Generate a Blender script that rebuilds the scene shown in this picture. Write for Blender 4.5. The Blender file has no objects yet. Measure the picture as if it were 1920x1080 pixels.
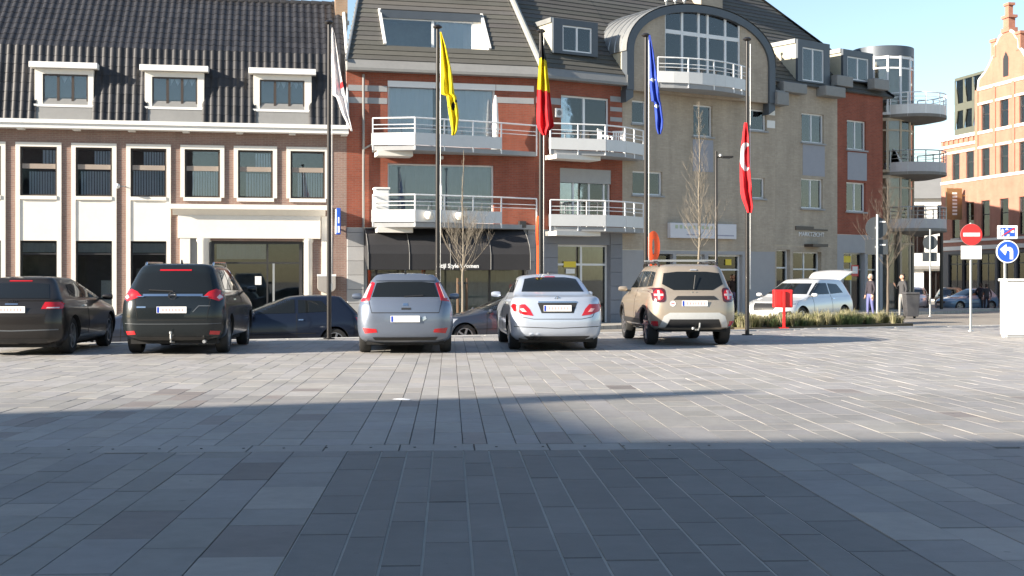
import bpy, bmesh, math, random
from mathutils import Vector, Matrix
from mathutils.bvhtree import BVHTree
random.seed(11)
R = math.radians
SC = bpy.context.scene
COL = SC.collection

# ---------------------------------------------------------------- camera, light, exposure
EYE = 1.36
FPX, CXP, HOR = 2400.0, 960.0, 522.0          # focal length and horizon measured in photo pixels
cd = bpy.data.cameras.new('camera'); cam = bpy.data.objects.new('camera', cd); COL.objects.link(cam)
cam.location = (0, 0, EYE); cam.rotation_euler = (R(90), 0, 0)
cd.sensor_width = 36; cd.lens = 36*FPX/1920; cd.shift_y = -(540-HOR)/1920
cd.clip_start = .1; cd.clip_end = 2000
SC.camera = cam
SUN_AZ, SUN_EL = R(26), R(20)                  # light travels along (cos az, sin az) over the square
sun_to = Vector((-math.cos(SUN_AZ)*math.cos(SUN_EL), -math.sin(SUN_AZ)*math.cos(SUN_EL), math.sin(SUN_EL)))
w = bpy.data.worlds.new('World'); SC.world = w; w.use_nodes = True
nt = w.node_tree; sky = nt.nodes.new('ShaderNodeTexSky'); sky.sky_type = 'NISHITA'; sky.sun_disc = False
sky.sun_elevation = SUN_EL; sky.sun_rotation = math.atan2(sun_to.x, sun_to.y)
sky.air_density = 1.0; sky.dust_density = .5; sky.ozone_density = 1.2
bg = nt.nodes['Background']; bg.inputs[1].default_value = .082
nt.links.new(sky.outputs[0], bg.inputs[0])
sl = bpy.data.lights.new('sun', 'SUN'); sun = bpy.data.objects.new('sun', sl); COL.objects.link(sun)
sl.energy = 5.0; sl.angle = R(.55); sl.color = (1, .89, .745)
sun.rotation_euler = sun_to.to_track_quat('Z', 'Y').to_euler(); sun.location = (-30, -20, 40)
vs = SC.view_settings; vs.view_transform = 'Standard'; vs.look = 'None'; vs.gamma = 1; vs.use_curve_mapping = False
vs.exposure = 1.52

# ---------------------------------------------------------------- helpers
WM = {}
def W(px, py, Y):
    "photo pixel at distance Y -> world point"
    return Vector(((px-CXP)/FPX*Y, Y, EYE+(HOR-py)/FPX*Y))

class Frame:
    "upright plane: x along the wall, y into the building, z up"
    def __init__(s, ox, oy, deg, oz=0):
        s.M = Matrix.Translation((ox, oy, oz)) @ Matrix.Rotation(R(deg), 4, 'Z'); s.I = s.M.inverted()
    def uv(s, px, py, d=0.0):
        o = s.I @ Vector((0, 0, EYE)); r = s.I.to_3x3() @ Vector(((px-CXP)/FPX, 1, (HOR-py)/FPX))
        t = (d-o.y)/r.y
        p = o+r*t
        return p.x, p.z
    def u(s, px, d=0.0): return s.uv(px, HOR, d)[0]

class MB:
    def __init__(s): s.v = []; s.f = []; s.m = []; s.cur = 0; s.smooth = False; s.col = None; s.cols = []
    def add(s, vs, fs):
        b = len(s.v); s.v += [tuple(p) for p in vs]
        for f in fs: s.f.append([i+b for i in f]); s.m.append(s.cur); s.cols.append(s.col)
        return s
    def box(s, x0, x1, y0, y1, z0, z1, M=None):
        vs = [(x, y, z) for z in (z0, z1) for y in (y0, y1) for x in (x0, x1)]
        if M: vs = [M @ Vector(p) for p in vs]
        return s.add(vs, [(0,2,3,1), (4,5,7,6), (0,1,5,4), (2,6,7,3), (0,4,6,2), (1,3,7,5)])
    def prism(s, pts, axis, a, b):
        "2D polygon pushed along an axis: 'y' pts are (x,z), 'z' pts are (x,y), 'x' pts are (y,z)"
        f = {'y': lambda p, t: (p[0], t, p[1]), 'z': lambda p, t: (p[0], p[1], t), 'x': lambda p, t: (t, p[0], p[1])}[axis]
        n = len(pts)
        vs = [f(p, a) for p in pts]+[f(p, b) for p in pts]
        return s.add(vs, [list(range(n-1, -1, -1)), list(range(n, 2*n))]+[(i, (i+1) % n, n+(i+1) % n, n+i) for i in range(n)])
    def quad(s, *p): return s.add(p, [list(range(len(p)))])
    def tube(s, pts, rad, n=8, cap=True):
        pts = [Vector(p) for p in pts]; m = len(pts)
        if not hasattr(rad, '__len__'): rad = [rad]*m
        vs = []
        for i, p in enumerate(pts):
            d = (pts[min(i+1, m-1)]-pts[max(i-1, 0)]).normalized()
            a = d.cross(Vector((0, 0, 1)) if abs(d.z) < .95 else Vector((1, 0, 0))).normalized(); b = d.cross(a)
            vs += [p+(a*math.cos(t)+b*math.sin(t))*rad[i] for t in [2*math.pi*k/n for k in range(n)]]
        fs = [(i*n+k, i*n+(k+1) % n, (i+1)*n+(k+1) % n, (i+1)*n+k) for i in range(m-1) for k in range(n)]
        if cap: fs += [list(range(n-1, -1, -1)), list(range((m-1)*n, m*n))]
        return s.add(vs, fs)
    def lathe(s, prof, c=(0, 0, 0), n=20, axis='z', a0=0, a1=2*math.pi):
        full = abs(a1-a0-2*math.pi) < 1e-6; k = n if full else n+1
        vs = []
        for r, z in prof:
            for i in range(k):
                t = a0+(a1-a0)*i/n
                p = (r*math.cos(t), r*math.sin(t), z)
                if axis == 'x': p = (p[2], p[0], p[1])
                if axis == 'y': p = (p[0], p[2], p[1])
                vs.append((p[0]+c[0], p[1]+c[1], p[2]+c[2]))
        fs = []
        for j in range(len(prof)-1):
            for i in range(n):
                i2 = (i+1) % k
                fs.append((j*k+i, j*k+i2, (j+1)*k+i2, (j+1)*k+i))
        return s.add(vs, fs)
    def mesh(s, name, mats):
        me = bpy.data.meshes.new(name); me.from_pydata(s.v, [], s.f)
        for m in (mats if isinstance(mats, (list, tuple)) else [mats]): me.materials.append(m)
        if any(s.m): me.polygons.foreach_set('material_index', s.m)
        if any(c is not None for c in s.cols):
            ca = me.color_attributes.new('tint', 'FLOAT_COLOR', 'CORNER'); k = 0
            for p, c in zip(me.polygons, s.cols):
                c = c or (1, 1, 1)
                for li in p.loop_indices: ca.data[li].color = (c[0], c[1], c[2], 1)
        bm = bmesh.new(); bm.from_mesh(me); bmesh.ops.recalc_face_normals(bm, faces=bm.faces)
        bm.to_mesh(me); bm.free()
        if s.smooth: shade(me)
        me.update(); return me
    def build(s, name, mats, parent=None, M=None, bevel=0):
        return obj(name, s.mesh(name, mats), parent, M, bevel)
def shade(me, deg=40):
    me.polygons.foreach_set('use_smooth', [True]*len(me.polygons))
    me.set_sharp_from_angle(angle=R(deg))
def obj(name, me, parent=None, M=None, bevel=0):
    o = bpy.data.objects.new(name, me); COL.objects.link(o)
    M = M or (WM[parent.name] if parent else Matrix.Identity(4))
    WM[o.name] = M.copy()
    if parent:
        o.parent = parent; o.matrix_basis = WM[parent.name].inverted() @ M
    else: o.matrix_basis = M
    if bevel:
        b = o.modifiers.new('bevel', 'BEVEL'); b.width = bevel; b.segments = 2; b.limit_method = 'ANGLE'
    return o
def tag(o, label, cat, group=None, kind=None):
    if label: o['label'] = label
    if cat: o['category'] = cat
    if group: o['group'] = group
    if kind: o['kind'] = kind
    return o
def thing(name, label, cat, loc=(0, 0, 0), rz=0, group=None):
    o = bpy.data.objects.new(name, None); COL.objects.link(o); o.empty_display_size = .2
    M = Matrix.Translation(loc) @ Matrix.Rotation(rz, 4, 'Z')
    o.matrix_basis = M; WM[o.name] = M
    return tag(o, label, cat, group)
def copy_tree(o, M, parent=None):
    c = o.copy(); COL.objects.link(c); c.parent = parent
    if parent is None: c.matrix_basis = M; WM[c.name] = M
    else: WM[c.name] = WM[parent.name] @ o.matrix_basis
    for ch in [x for x in bpy.data.objects if x.parent == o]: copy_tree(ch, None, c)
    return c
def text_mesh(name, s, size, mat, parent, M, extrude=.01, align='CENTER', bold=0):
    cu = bpy.data.curves.new(name, 'FONT'); cu.body = s; cu.size = size; cu.extrude = extrude
    cu.align_x = align; cu.align_y = 'CENTER'; cu.offset = bold; cu.resolution_u = 3
    t = bpy.data.objects.new('tmp', cu); COL.objects.link(t)
    dg = bpy.context.evaluated_depsgraph_get()
    me = bpy.data.meshes.new_from_object(t.evaluated_get(dg)); me.name = name
    bpy.data.objects.remove(t); bpy.data.curves.remove(cu)
    me.materials.clear(); me.materials.append(mat)
    return obj(name, me, parent, M @ Matrix.Rotation(R(90), 4, 'X'))

# ---------------------------------------------------------------- materials
MT = {}; WPOS = None
def _new(name):
    m = bpy.data.materials.new(name); m.use_nodes = True
    return m, m.node_tree, m.node_tree.nodes['Principled BSDF']
def _noise(nt, scale, detail=4, rough=.6, vec=None):
    tc = nt.nodes.new('ShaderNodeTexCoord'); n = nt.nodes.new('ShaderNodeTexNoise')
    n.inputs['Scale'].default_value = scale; n.inputs['Detail'].default_value = detail; n.inputs['Roughness'].default_value = rough
    nt.links.new(vec or WPOS or tc.outputs['Object'], n.inputs['Vector']); return n
def _vary(nt, col_socket_or_rgb, var, scale, hue=0.0):
    "colour times a soft noise of 1-var..1+var, plus a second finer layer"
    n1 = _noise(nt, scale, 5); n2 = _noise(nt, scale*7.3, 3)
    mr = nt.nodes.new('ShaderNodeMapRange'); mr.inputs[1].default_value = .25; mr.inputs[2].default_value = .75
    mr.inputs[3].default_value = 1-var; mr.inputs[4].default_value = 1+var
    ad = nt.nodes.new('ShaderNodeMath'); ad.operation = 'MULTIPLY_ADD'; ad.inputs[1].default_value = .4; 
    nt.links.new(n2.outputs[0], ad.inputs[0])
    m2 = nt.nodes.new('ShaderNodeMath'); m2.operation = 'MULTIPLY'; m2.inputs[1].default_value = .6
    nt.links.new(n1.outputs[0], m2.inputs[0]); nt.links.new(m2.outputs[0], ad.inputs[2])
    nt.links.new(ad.outputs[0], mr.inputs[0])
    mx = nt.nodes.new('ShaderNodeMix'); mx.data_type = 'RGBA'; mx.blend_type = 'MULTIPLY'; mx.inputs[0].default_value = 1
    if isinstance(col_socket_or_rgb, tuple): mx.inputs[6].default_value = (*col_socket_or_rgb, 1)
    else: nt.links.new(col_socket_or_rgb, mx.inputs[6])
    nt.links.new(mr.outputs[0], mx.inputs[7]); return mx.outputs[2]
def _bump(nt, b, sock, st, dist=.01):
    bp = nt.nodes.new('ShaderNodeBump'); bp.inputs['Strength'].default_value = st; bp.inputs['Distance'].default_value = dist
    nt.links.new(sock, bp.inputs['Height']); nt.links.new(bp.outputs[0], b.inputs['Normal'])
def mat(name, rgb, rough=.6, metal=0.0, var=.1, scale=3.0, bump=0.0, bscale=60, spec=.5, coat=0.0):
    if name in MT: return MT[name]
    m, nt, b = _new(name)
    if var: nt.links.new(_vary(nt, rgb, var, scale), b.inputs['Base Color'])
    else: b.inputs['Base Color'].default_value = (*rgb, 1)
    b.inputs['Roughness'].default_value = rough; b.inputs['Metallic'].default_value = metal
    b.inputs['Specular IOR Level'].default_value = spec; b.inputs['Coat Weight'].default_value = coat; b.inputs['Coat Roughness'].default_value = .05
    if bump: _bump(nt, b, _noise(nt, bscale, 4).outputs[0], bump)
    MT[name] = m; return m
def tint_mat(name, rgb, rough=.7, var=.1, scale=2.0, bump=.1, bscale=40, spec=.4, attr='tint', world=False):
    m, nt, b = _new(name); global WPOS; WPOS = nt.nodes.new('ShaderNodeNewGeometry').outputs['Position'] if world else None
    a = nt.nodes.new('ShaderNodeAttribute'); a.attribute_name = attr
    mx = nt.nodes.new('ShaderNodeMix'); mx.data_type = 'RGBA'; mx.blend_type = 'MULTIPLY'; mx.inputs[0].default_value = 1
    mx.inputs[6].default_value = (*rgb, 1); nt.links.new(a.outputs['Color'], mx.inputs[7])
    nt.links.new(_vary(nt, mx.outputs[2], var, scale), b.inputs['Base Color'])
    b.inputs['Roughness'].default_value = rough; b.inputs['Specular IOR Level'].default_value = spec
    if bump: _bump(nt, b, _noise(nt, bscale, 5).outputs[0], bump)
    WPOS = None
    MT[name] = m; return m
def brick_mat(name, c1, c2, mortar, bw=.22, bh=.065, rough=.85, var=.18, msize=.012):
    m, nt, b = _new(name)
    tc = nt.nodes.new('ShaderNodeTexCoord'); sx = nt.nodes.new('ShaderNodeSeparateXYZ'); cx = nt.nodes.new('ShaderNodeCombineXYZ')
    nt.links.new(tc.outputs['Object'], sx.inputs[0])
    ad = nt.nodes.new('ShaderNodeMath'); nt.links.new(sx.outputs[0], ad.inputs[0]); nt.links.new(sx.outputs[1], ad.inputs[1])
    nt.links.new(ad.outputs[0], cx.inputs[0]); nt.links.new(sx.outputs[2], cx.inputs[1])
    t = nt.nodes.new('ShaderNodeTexBrick'); nt.links.new(cx.outputs[0], t.inputs[0])
    t.inputs['Color1'].default_value = (*c1, 1); t.inputs['Color2'].default_value = (*c2, 1); t.inputs['Mortar'].default_value = (*mortar, 1)
    t.inputs['Scale'].default_value = 1; t.inputs['Mortar Size'].default_value = msize; t.inputs['Brick Width'].default_value = bw; t.inputs['Row Height'].default_value = bh
    t.inputs['Mortar Smooth'].default_value = .3; t.inputs['Bias'].default_value = 0
    mp = nt.nodes.new('ShaderNodeMapping'); mp.inputs['Scale'].default_value = (1.6, 1.6, .16); nt.links.new(tc.outputs['Object'], mp.inputs[0])
    st = _noise(nt, 1.0, 6, .65, mp.outputs[0]); sr = nt.nodes.new('ShaderNodeMapRange'); sr.inputs[1].default_value = .3; sr.inputs[2].default_value = .7; sr.inputs[3].default_value = .84; sr.inputs[4].default_value = 1.10
    nt.links.new(st.outputs[0], sr.inputs[0]); sm_ = nt.nodes.new('ShaderNodeMix'); sm_.data_type = 'RGBA'; sm_.blend_type = 'MULTIPLY'; sm_.inputs[0].default_value = 1
    nt.links.new(_vary(nt, t.outputs['Color'], var, 1.3), sm_.inputs[6]); nt.links.new(sr.outputs[0], sm_.inputs[7])
    nt.links.new(sm_.outputs[2], b.inputs['Base Color']); b.inputs['Roughness'].default_value = rough
    b.inputs['Specular IOR Level'].default_value = .2
    _bump(nt, b, t.outputs['Fac'], -.35, .01)
    MT[name] = m; return m
def glass_mat(name, tint=(.55, .6, .62), ior=1.9, rough=.015, wav=.0):
    m = bpy.data.materials.new(name); m.use_nodes = True; nt = m.node_tree
    nt.nodes.remove(nt.nodes['Principled BSDF']); out = nt.nodes['Material Output']
    tr = nt.nodes.new('ShaderNodeBsdfTransparent'); tr.inputs[0].default_value = (*tint, 1)
    gl = nt.nodes.new('ShaderNodeBsdfGlossy'); gl.inputs['Roughness'].default_value = rough; gl.inputs[0].default_value = (.95, .97, 1, 1)
    fr = nt.nodes.new('ShaderNodeFresnel'); fr.inputs[0].default_value = ior
    mx = nt.nodes.new('ShaderNodeMixShader')
    nt.links.new(fr.outputs[0], mx.inputs[0]); nt.links.new(tr.outputs[0], mx.inputs[1]); nt.links.new(gl.outputs[0], mx.inputs[2])
    if wav:
        bp = nt.nodes.new('ShaderNodeBump'); bp.inputs['Strength'].default_value = wav; bp.inputs['Distance'].default_value = .01
        nt.links.new(_noise(nt, 1.6, 2).outputs[0], bp.inputs['Height']); nt.links.new(bp.outputs[0], gl.inputs['Normal'])
    nt.links.new(mx.outputs[0], out.inputs[0]); MT[name] = m; return m

M_cream = mat('cream_paint', (.72, .69, .63), .6, var=.07, scale=1.2, bump=.03)
M_white = mat('white_paint', (.74, .74, .72), .5, var=.05, scale=2)
M_bankbrick = brick_mat('brown_brick', (.23, .145, .12), (.275, .175, .145), (.28, .23, .20))
M_redbrick = brick_mat('red_brick', (.31, .09, .055), (.25, .07, .045), (.24, .115, .085))
M_beigebrick = brick_mat('beige_brick', (.44, .375, .295), (.385, .325, .255), (.38, .335, .28))
M_orangebrick = brick_mat('orange_brick', (.38, .155, .105), (.33, .125, .085), (.40, .25, .19))
M_greyconc = mat('grey_concrete', (.30, .31, .32), .8, var=.12, scale=1.5, bump=.1)
M_greystone = tint_mat('grey_stone', (.36, .36, .36), .75, .1, 2.5, .08)
M_slate = mat('slate_blue_metal', (.075, .09, .11), .45, .2, var=.1)
M_zinc = mat('zinc_sheet', (.34, .35, .35), .42, .6, var=.18, scale=2)
M_fascia = mat('grey_fascia', (.22, .22, .215), .6, var=.12, scale=1)
M_blacktile = tint_mat('black_glazed_tile', (.030, .030, .033), .48, .25, 1.5, .05, spec=.35)
M_greytile = tint_mat('grey_concrete_tile', (.10, .097, .092), .8, .14, 1.0, .15, spec=.25)
M_brownframe = mat('brown_window_frame', (.055, .042, .035), .45, var=.1)
M_darkframe = mat('dark_frame', (.03, .03, .032), .4, var=.05)
M_whiteframe = mat('white_pvc', (.72, .73, .74), .35, var=.04)
M_room = mat('room_inside', (.16, .155, .15), .9, var=.3, scale=.8)
M_roomlight = mat('room_inside_light', (.42, .38, .30), .9, var=.35, scale=.7)
M_curtain = mat('white_curtain', (.80, .80, .80), .9, var=.06)
M_brownwood = mat('warm_wood_blind', (.40, .24, .13), .6, var=.15, scale=2)
M_glass = glass_mat('window_glass', (.90, .94, .97), 1.8, wav=.03)
M_glassr = glass_mat('clear_roof_glass', (.93, .96, .98), 1.35, wav=.01)
M_glassd = glass_mat('shop_glass', (.72, .75, .75), 1.65, wav=.015)
M_black = mat('black_fabric', (.022, .022, .025), .85, var=.15, scale=1.5, bump=.05)
M_rail = mat('white_rail', (.78, .79, .80), .35, var=.03)
M_railpanel = mat('balcony_panel', (.62, .63, .63), .45, var=.07, scale=1.5)
M_pole = mat('black_pole', (.022, .02, .02), .35, .3, var=.1)
M_steel = mat('galvanised_steel', (.42, .43, .43), .45, .7, var=.12)
M_bark = mat('tree_bark', (.12, .10, .08), .9, var=.25, scale=8, bump=.3, bscale=30)
M_barkpale = mat('pale_bark', (.19, .165, .13), .85, var=.25, scale=9, bump=.2, bscale=30)
M_grass = tint_mat('dry_grass', (.21, .21, .10), .8, .1, 3, 0)
M_signred = mat('sign_red', (.55, .03, .03), .35, var=.03)
M_signblue = mat('sign_blue', (.02, .09, .48), .3, var=.03)
M_signwhite = mat('sign_white', (.85, .85, .84), .35, var=.02)
M_orange = mat('orange_lacquer', (.78, .10, .025), .35, var=.08)
M_red = mat('red_lacquer', (.62, .02, .02), .4, var=.06)
M_yellowp = mat('yellow_paper', (.75, .58, .05), .6, var=.08)
M_whitep = mat('white_paper', (.75, .75, .74), .7, var=.05)
M_tyre = mat('tyre_rubber', (.018, .018, .018), .75, var=.1)
M_rim = mat('alloy_rim', (.40, .41, .43), .3, .85, var=.05)
M_plastic = mat('black_plastic', (.02, .02, .021), .5, var=.1)
M_chrome = mat('chrome', (.7, .7, .7), .12, 1, var=0)
M_carglass = mat('car_glass', (.010, .012, .013), .03, 0, var=0, spec=.45)
M_tail = mat('tail_lamp_red', (.42, .008, .012), .12, var=.12, scale=14, coat=.8)
M_tailclear = mat('tail_lamp_clear', (.6, .5, .5), .1, .2, var=.1, coat=.8)
M_head = mat('head_lamp', (.5, .52, .55), .08, .5, var=.2, scale=15, coat=.8)
M_plate = mat('number_plate', (.80, .79, .76), .4, var=.02)
M_platered = mat('plate_ink', (.55, .36, .36), .5, var=0)
M_euro = mat('plate_blue', (.02, .06, .40), .4, var=0)
M_under = mat('underbody', (.012, .012, .012), .9, var=.1)
# ---------------------------------------------------------------- ground, street, square
def sm(t): t = max(0, min(1, t)); return t*t*(3-2*t)
def street_z(x, y):
    return -.5+.28*sm((x-4)/7)*(1-sm((y-62)/14))-.22*sm((y-66)/16)
M_street = brick_mat('street_paving', (.33, .30, .26), (.29, .265, .23), (.20, .18, .16), .3, .15, .85, .15)
def flat_tex(m):      # the brick pattern of these runs over x,y
    nt = m.node_tree
    for n in nt.nodes:
        if n.bl_idname == 'ShaderNodeCombineXYZ':
            sx = [k for k in nt.nodes if k.bl_idname == 'ShaderNodeSeparateXYZ'][0]
            nt.links.new(sx.outputs[0], n.inputs[0]); nt.links.new(sx.outputs[1], n.inputs[1])
flat_tex(M_street)
xs = [-900, -400, -150, -80]+[-50+2.5*i for i in range(41)]+[80, 150, 400, 900]
ys = [-400, -120, -60, -30]+[-20+2.5*i for i in range(57)]+[150, 220, 400, 1200]
b = MB()
b.add([(x, y, street_z(x, y)) for y in ys for x in xs], [(j*len(xs)+i, j*len(xs)+i+1, (j+1)*len(xs)+i+1, (j+1)*len(xs)+i) for j in range(len(ys)-1) for i in range(len(xs)-1)])
b.smooth = True
tag(b.build('ground', M_street), None, None, kind='structure')

EDGE = [(-48, 17), (-25, 22.6), (-8.6, 27.1), (-6, 28.5), (-.75, 30.8), (6.2, 34.0), (11.5, 36.4), (20, 39.5), (40, 46)]
def edge_y(x):
    for (x0, y0), (x1, y1) in zip(EDGE, EDGE[1:]):
        if x0 <= x <= x1: return y0+(y1-y0)*(x-x0)/(x1-x0)
    return EDGE[-1][1]
M_slabbase = brick_mat('square_paving_base', (.30, .29, .275), (.26, .25, .24), (.16, .155, .15), .7, .3, .8, .12, .01); flat_tex(M_slabbase)
M_slab = tint_mat('paving_slab', (.325, .312, .295), .62, .22, 1.1, .15, 60, .45, world=True)
def spots(m):          # chewing-gum spots and small stains trodden into the slabs
    nt = m.node_tree; b = nt.nodes['Principled BSDF']; src = b.inputs['Base Color'].links[0].from_socket
    g = nt.nodes.new('ShaderNodeNewGeometry'); mx = None
    for sc_, th_, dark in ((2.6, .045, .62), (.55, .16, .86), (7.0, .05, .75)):
        v = nt.nodes.new('ShaderNodeTexVoronoi'); v.inputs['Scale'].default_value = sc_; v.inputs['Randomness'].default_value = 1
        nz = nt.nodes.new('ShaderNodeTexNoise'); nz.inputs['Scale'].default_value = sc_*3; nt.links.new(g.outputs['Position'], nz.inputs['Vector'])
        va = nt.nodes.new('ShaderNodeVectorMath'); va.operation = 'MULTIPLY_ADD'; va.inputs[1].default_value = (.12, .12, 0); nt.links.new(nz.outputs['Color'], va.inputs[0]); nt.links.new(g.outputs['Position'], va.inputs[2])
        nt.links.new(va.outputs[0], v.inputs['Vector'])
        mr = nt.nodes.new('ShaderNodeMapRange'); mr.inputs[1].default_value = th_*.6; mr.inputs[2].default_value = th_*1.3; mr.inputs[3].default_value = dark; mr.inputs[4].default_value = 1
        nt.links.new(v.outputs['Distance'], mr.inputs[0])
        mx = nt.nodes.new('ShaderNodeMix'); mx.data_type = 'RGBA'; mx.blend_type = 'MULTIPLY'; mx.inputs[0].default_value = 1
        nt.links.new(src, mx.inputs[6]); nt.links.new(mr.outputs[0], mx.inputs[7]); src = mx.outputs[2]
    nt.links.new(src, b.inputs['Base Color'])
spots(M_slab)
M_sand = mat('joint_sand', (.36, .34, .30), .9, var=.15, scale=4)
M_kerb = mat('kerb_stone', (.46, .45, .42), .75, var=.12, scale=2, bump=.1)
poly = [(-48, -60), (40, -60)]+EDGE[::-1]
b = MB(); n = len(poly)
b.prism(poly, 'z', -1.2, -.03)
plaza = tag(b.build('square_pavement', M_slabbase), None, None, kind='structure')
# kerb stones along the raised edge of the square
kb = []
for (x0, y0), (x1, y1) in zip(EDGE[1:], EDGE[2:-1]):
    L = math.hypot(x1-x0, y1-y0); k = max(1, round(L/1.0)); a = math.atan2(y1-y0, x1-x0)
    for i in range(k):
        t = (i+.5)/k; q = MB(); h = L/k/2-.006
        q.box(-h, h, -.24, .06, -.9, .004+random.uniform(-.003, .003))
        q.build('kerb_stone', M_kerb, plaza, Matrix.Translation((x0+(x1-x0)*t, y0+(y1-y0)*t, 0)) @ Matrix.Rotation(a, 4, 'Z'), .012)
# laid slabs: courses run away from the camera, slightly to the left
TH = R(2.8); dv = Vector((-math.sin(TH), math.cos(TH))); tv = Vector((math.cos(TH), math.sin(TH)))
slabs = []
rnd = random.Random(5)
def slab(t0, t1, s0, s1, c, z):
    q = [tv*t0+dv*s0, tv*t1+dv*s0, tv*t1+dv*s1, tv*t0+dv*s1]
    cen = (q[0]+q[2])/2
    if cen.y > edge_y(cen.x)-.62: return
    slabs.append((cen, q, c, z))
ROW0, ROW1 = 10.12, 10.52
t = -16.0
while t < 19:
    band = -.801 < t < 2.1
    wd = rnd.choice((.20, .24, .27, .33)) if band else rnd.choice((.22, .27, .33, .36))
    if not band and t < -.80 and t+wd > -1.0: wd = -.80-t
    s = 2.6-rnd.random()*.8
    while s < 38:
        ln = rnd.choice((.6, .8, 1.1)) if band else rnd.choice((.4, .5, .6, .8))
        e = s+ln
        if s < ROW0 < e: e = ROW0
        if ROW0 <= s < ROW1: s = ROW1; continue
        j = .014 if band and s < ROW0 else .0065
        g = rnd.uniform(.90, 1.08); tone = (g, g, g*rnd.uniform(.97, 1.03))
        if s < ROW0: tone = tuple(v*.60 for v in tone)  # foreground shade deepened in the slab colour
        elif s < 14.6: tone = tuple(v*.80 for v in tone)  # mid strip toned down too, to darken the shade across it
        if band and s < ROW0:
            g = rnd.uniform(.36, .45); tone = (g, g, g)  # dark band stones, lowered further for the foreground shade
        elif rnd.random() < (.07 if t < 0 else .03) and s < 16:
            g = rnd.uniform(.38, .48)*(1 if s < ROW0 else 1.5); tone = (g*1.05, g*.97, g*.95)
        elif rnd.random() < .1: k_ = .74 if s < ROW0 else .82 if s < 14.6 else 1; tone = (g*1.01*k_, g*.985*k_, g*.95*k_)  # warmer slabs get the same painted shade by zone
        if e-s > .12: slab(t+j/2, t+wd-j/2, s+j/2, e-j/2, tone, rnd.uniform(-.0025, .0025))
        s = e
    t += wd
t = -16.0
while t < 19:
    g = rnd.uniform(.66, .76); slab(t+.005, t+.595, ROW0+.008, ROW1-.008, (g, g, g*.99), rnd.uniform(-.002, .001)); t += .6
def in_view(c):
    if c.y < 3: return False
    px = CXP+FPX*c.x/c.y; py = HOR+FPX*EYE/c.y
    return -60 < px < 1980 and py < 1110
slabs.sort(key=lambda a: (not in_view(a[0]), a[0].length))
rest = MB()
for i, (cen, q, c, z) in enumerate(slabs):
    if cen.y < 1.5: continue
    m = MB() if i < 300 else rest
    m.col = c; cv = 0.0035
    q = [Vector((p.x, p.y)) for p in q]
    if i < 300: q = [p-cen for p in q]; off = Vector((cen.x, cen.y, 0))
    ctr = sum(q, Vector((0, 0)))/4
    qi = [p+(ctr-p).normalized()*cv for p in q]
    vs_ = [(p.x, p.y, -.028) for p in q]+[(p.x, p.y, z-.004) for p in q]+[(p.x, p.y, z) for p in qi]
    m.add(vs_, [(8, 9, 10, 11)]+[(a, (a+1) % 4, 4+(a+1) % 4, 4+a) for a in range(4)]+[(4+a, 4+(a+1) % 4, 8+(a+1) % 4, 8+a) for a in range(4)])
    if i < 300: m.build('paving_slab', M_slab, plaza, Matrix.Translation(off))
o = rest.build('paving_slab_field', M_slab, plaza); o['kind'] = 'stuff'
# pale sand in the joints of the middle band, drain holes along the cross course
q = MB(); p = [tv*-.80+dv*2, tv*2.2+dv*2, tv*2.2+dv*ROW0, tv*-.80+dv*ROW0]
q.quad(*[(a.x, a.y, -.0055) for a in p]); q.build('joint_sand', M_sand, plaza)
q = MB()
for i in range(16):
    c = tv*(-3+i*.34+rnd.uniform(-.03, .03))+dv*10.32
    q.lathe([(0, .0046), (.011, .0046), (.011, .002)], (c.x, c.y, 0), 10)
q.build('drain_hole', M_under, plaza)
# ---- pavement strip in front of the facades
q = MB()
FAC = [(-40, 40.9), (-21.8, 44.15), (-6.07, 46.98), (.87, 48.71), (4.38, 50.82), (11.27, 54.96), (16.7, 58.9), (21, 64), (23, 75), (23.5, 100)]
OFF = []
for i, (x, y) in enumerate(FAC):
    a = FAC[max(0, i-1)]; c = FAC[min(len(FAC)-1, i+1)]; d = Vector((c[0]-a[0], c[1]-a[1])).normalized(); nrm = Vector((d.y, -d.x))
    OFF.append((x+nrm.x*3.2, y+nrm.y*3.2))
for i in range(len(FAC)-1):
    a, c, d, e = OFF[i], OFF[i+1], FAC[i+1], FAC[i]
    z = lambda p: street_z(*p)+.12
    ext = lambda p, q0: (q0[0]+(p[0]-q0[0])*-.1, q0[1]+(p[1]-q0[1])*-.1)
    d2, e2 = ext(c, d), ext(a, e)
    q.add([(*a, z(a)), (*c, z(c)), (*d2, z(d)), (*e2, z(e)), (*a, z(a)-.5), (*c, z(c)-.5)], [(0, 1, 2, 3), (4, 5, 1, 0)])
M_side = brick_mat('sidewalk_paving', (.40, .38, .34), (.36, .34, .30), (.27, .25, .22), .3, .3, .85, .1); flat_tex(M_side)
tag(q.build('sidewalk', M_side), None, None, kind='structure')
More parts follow.
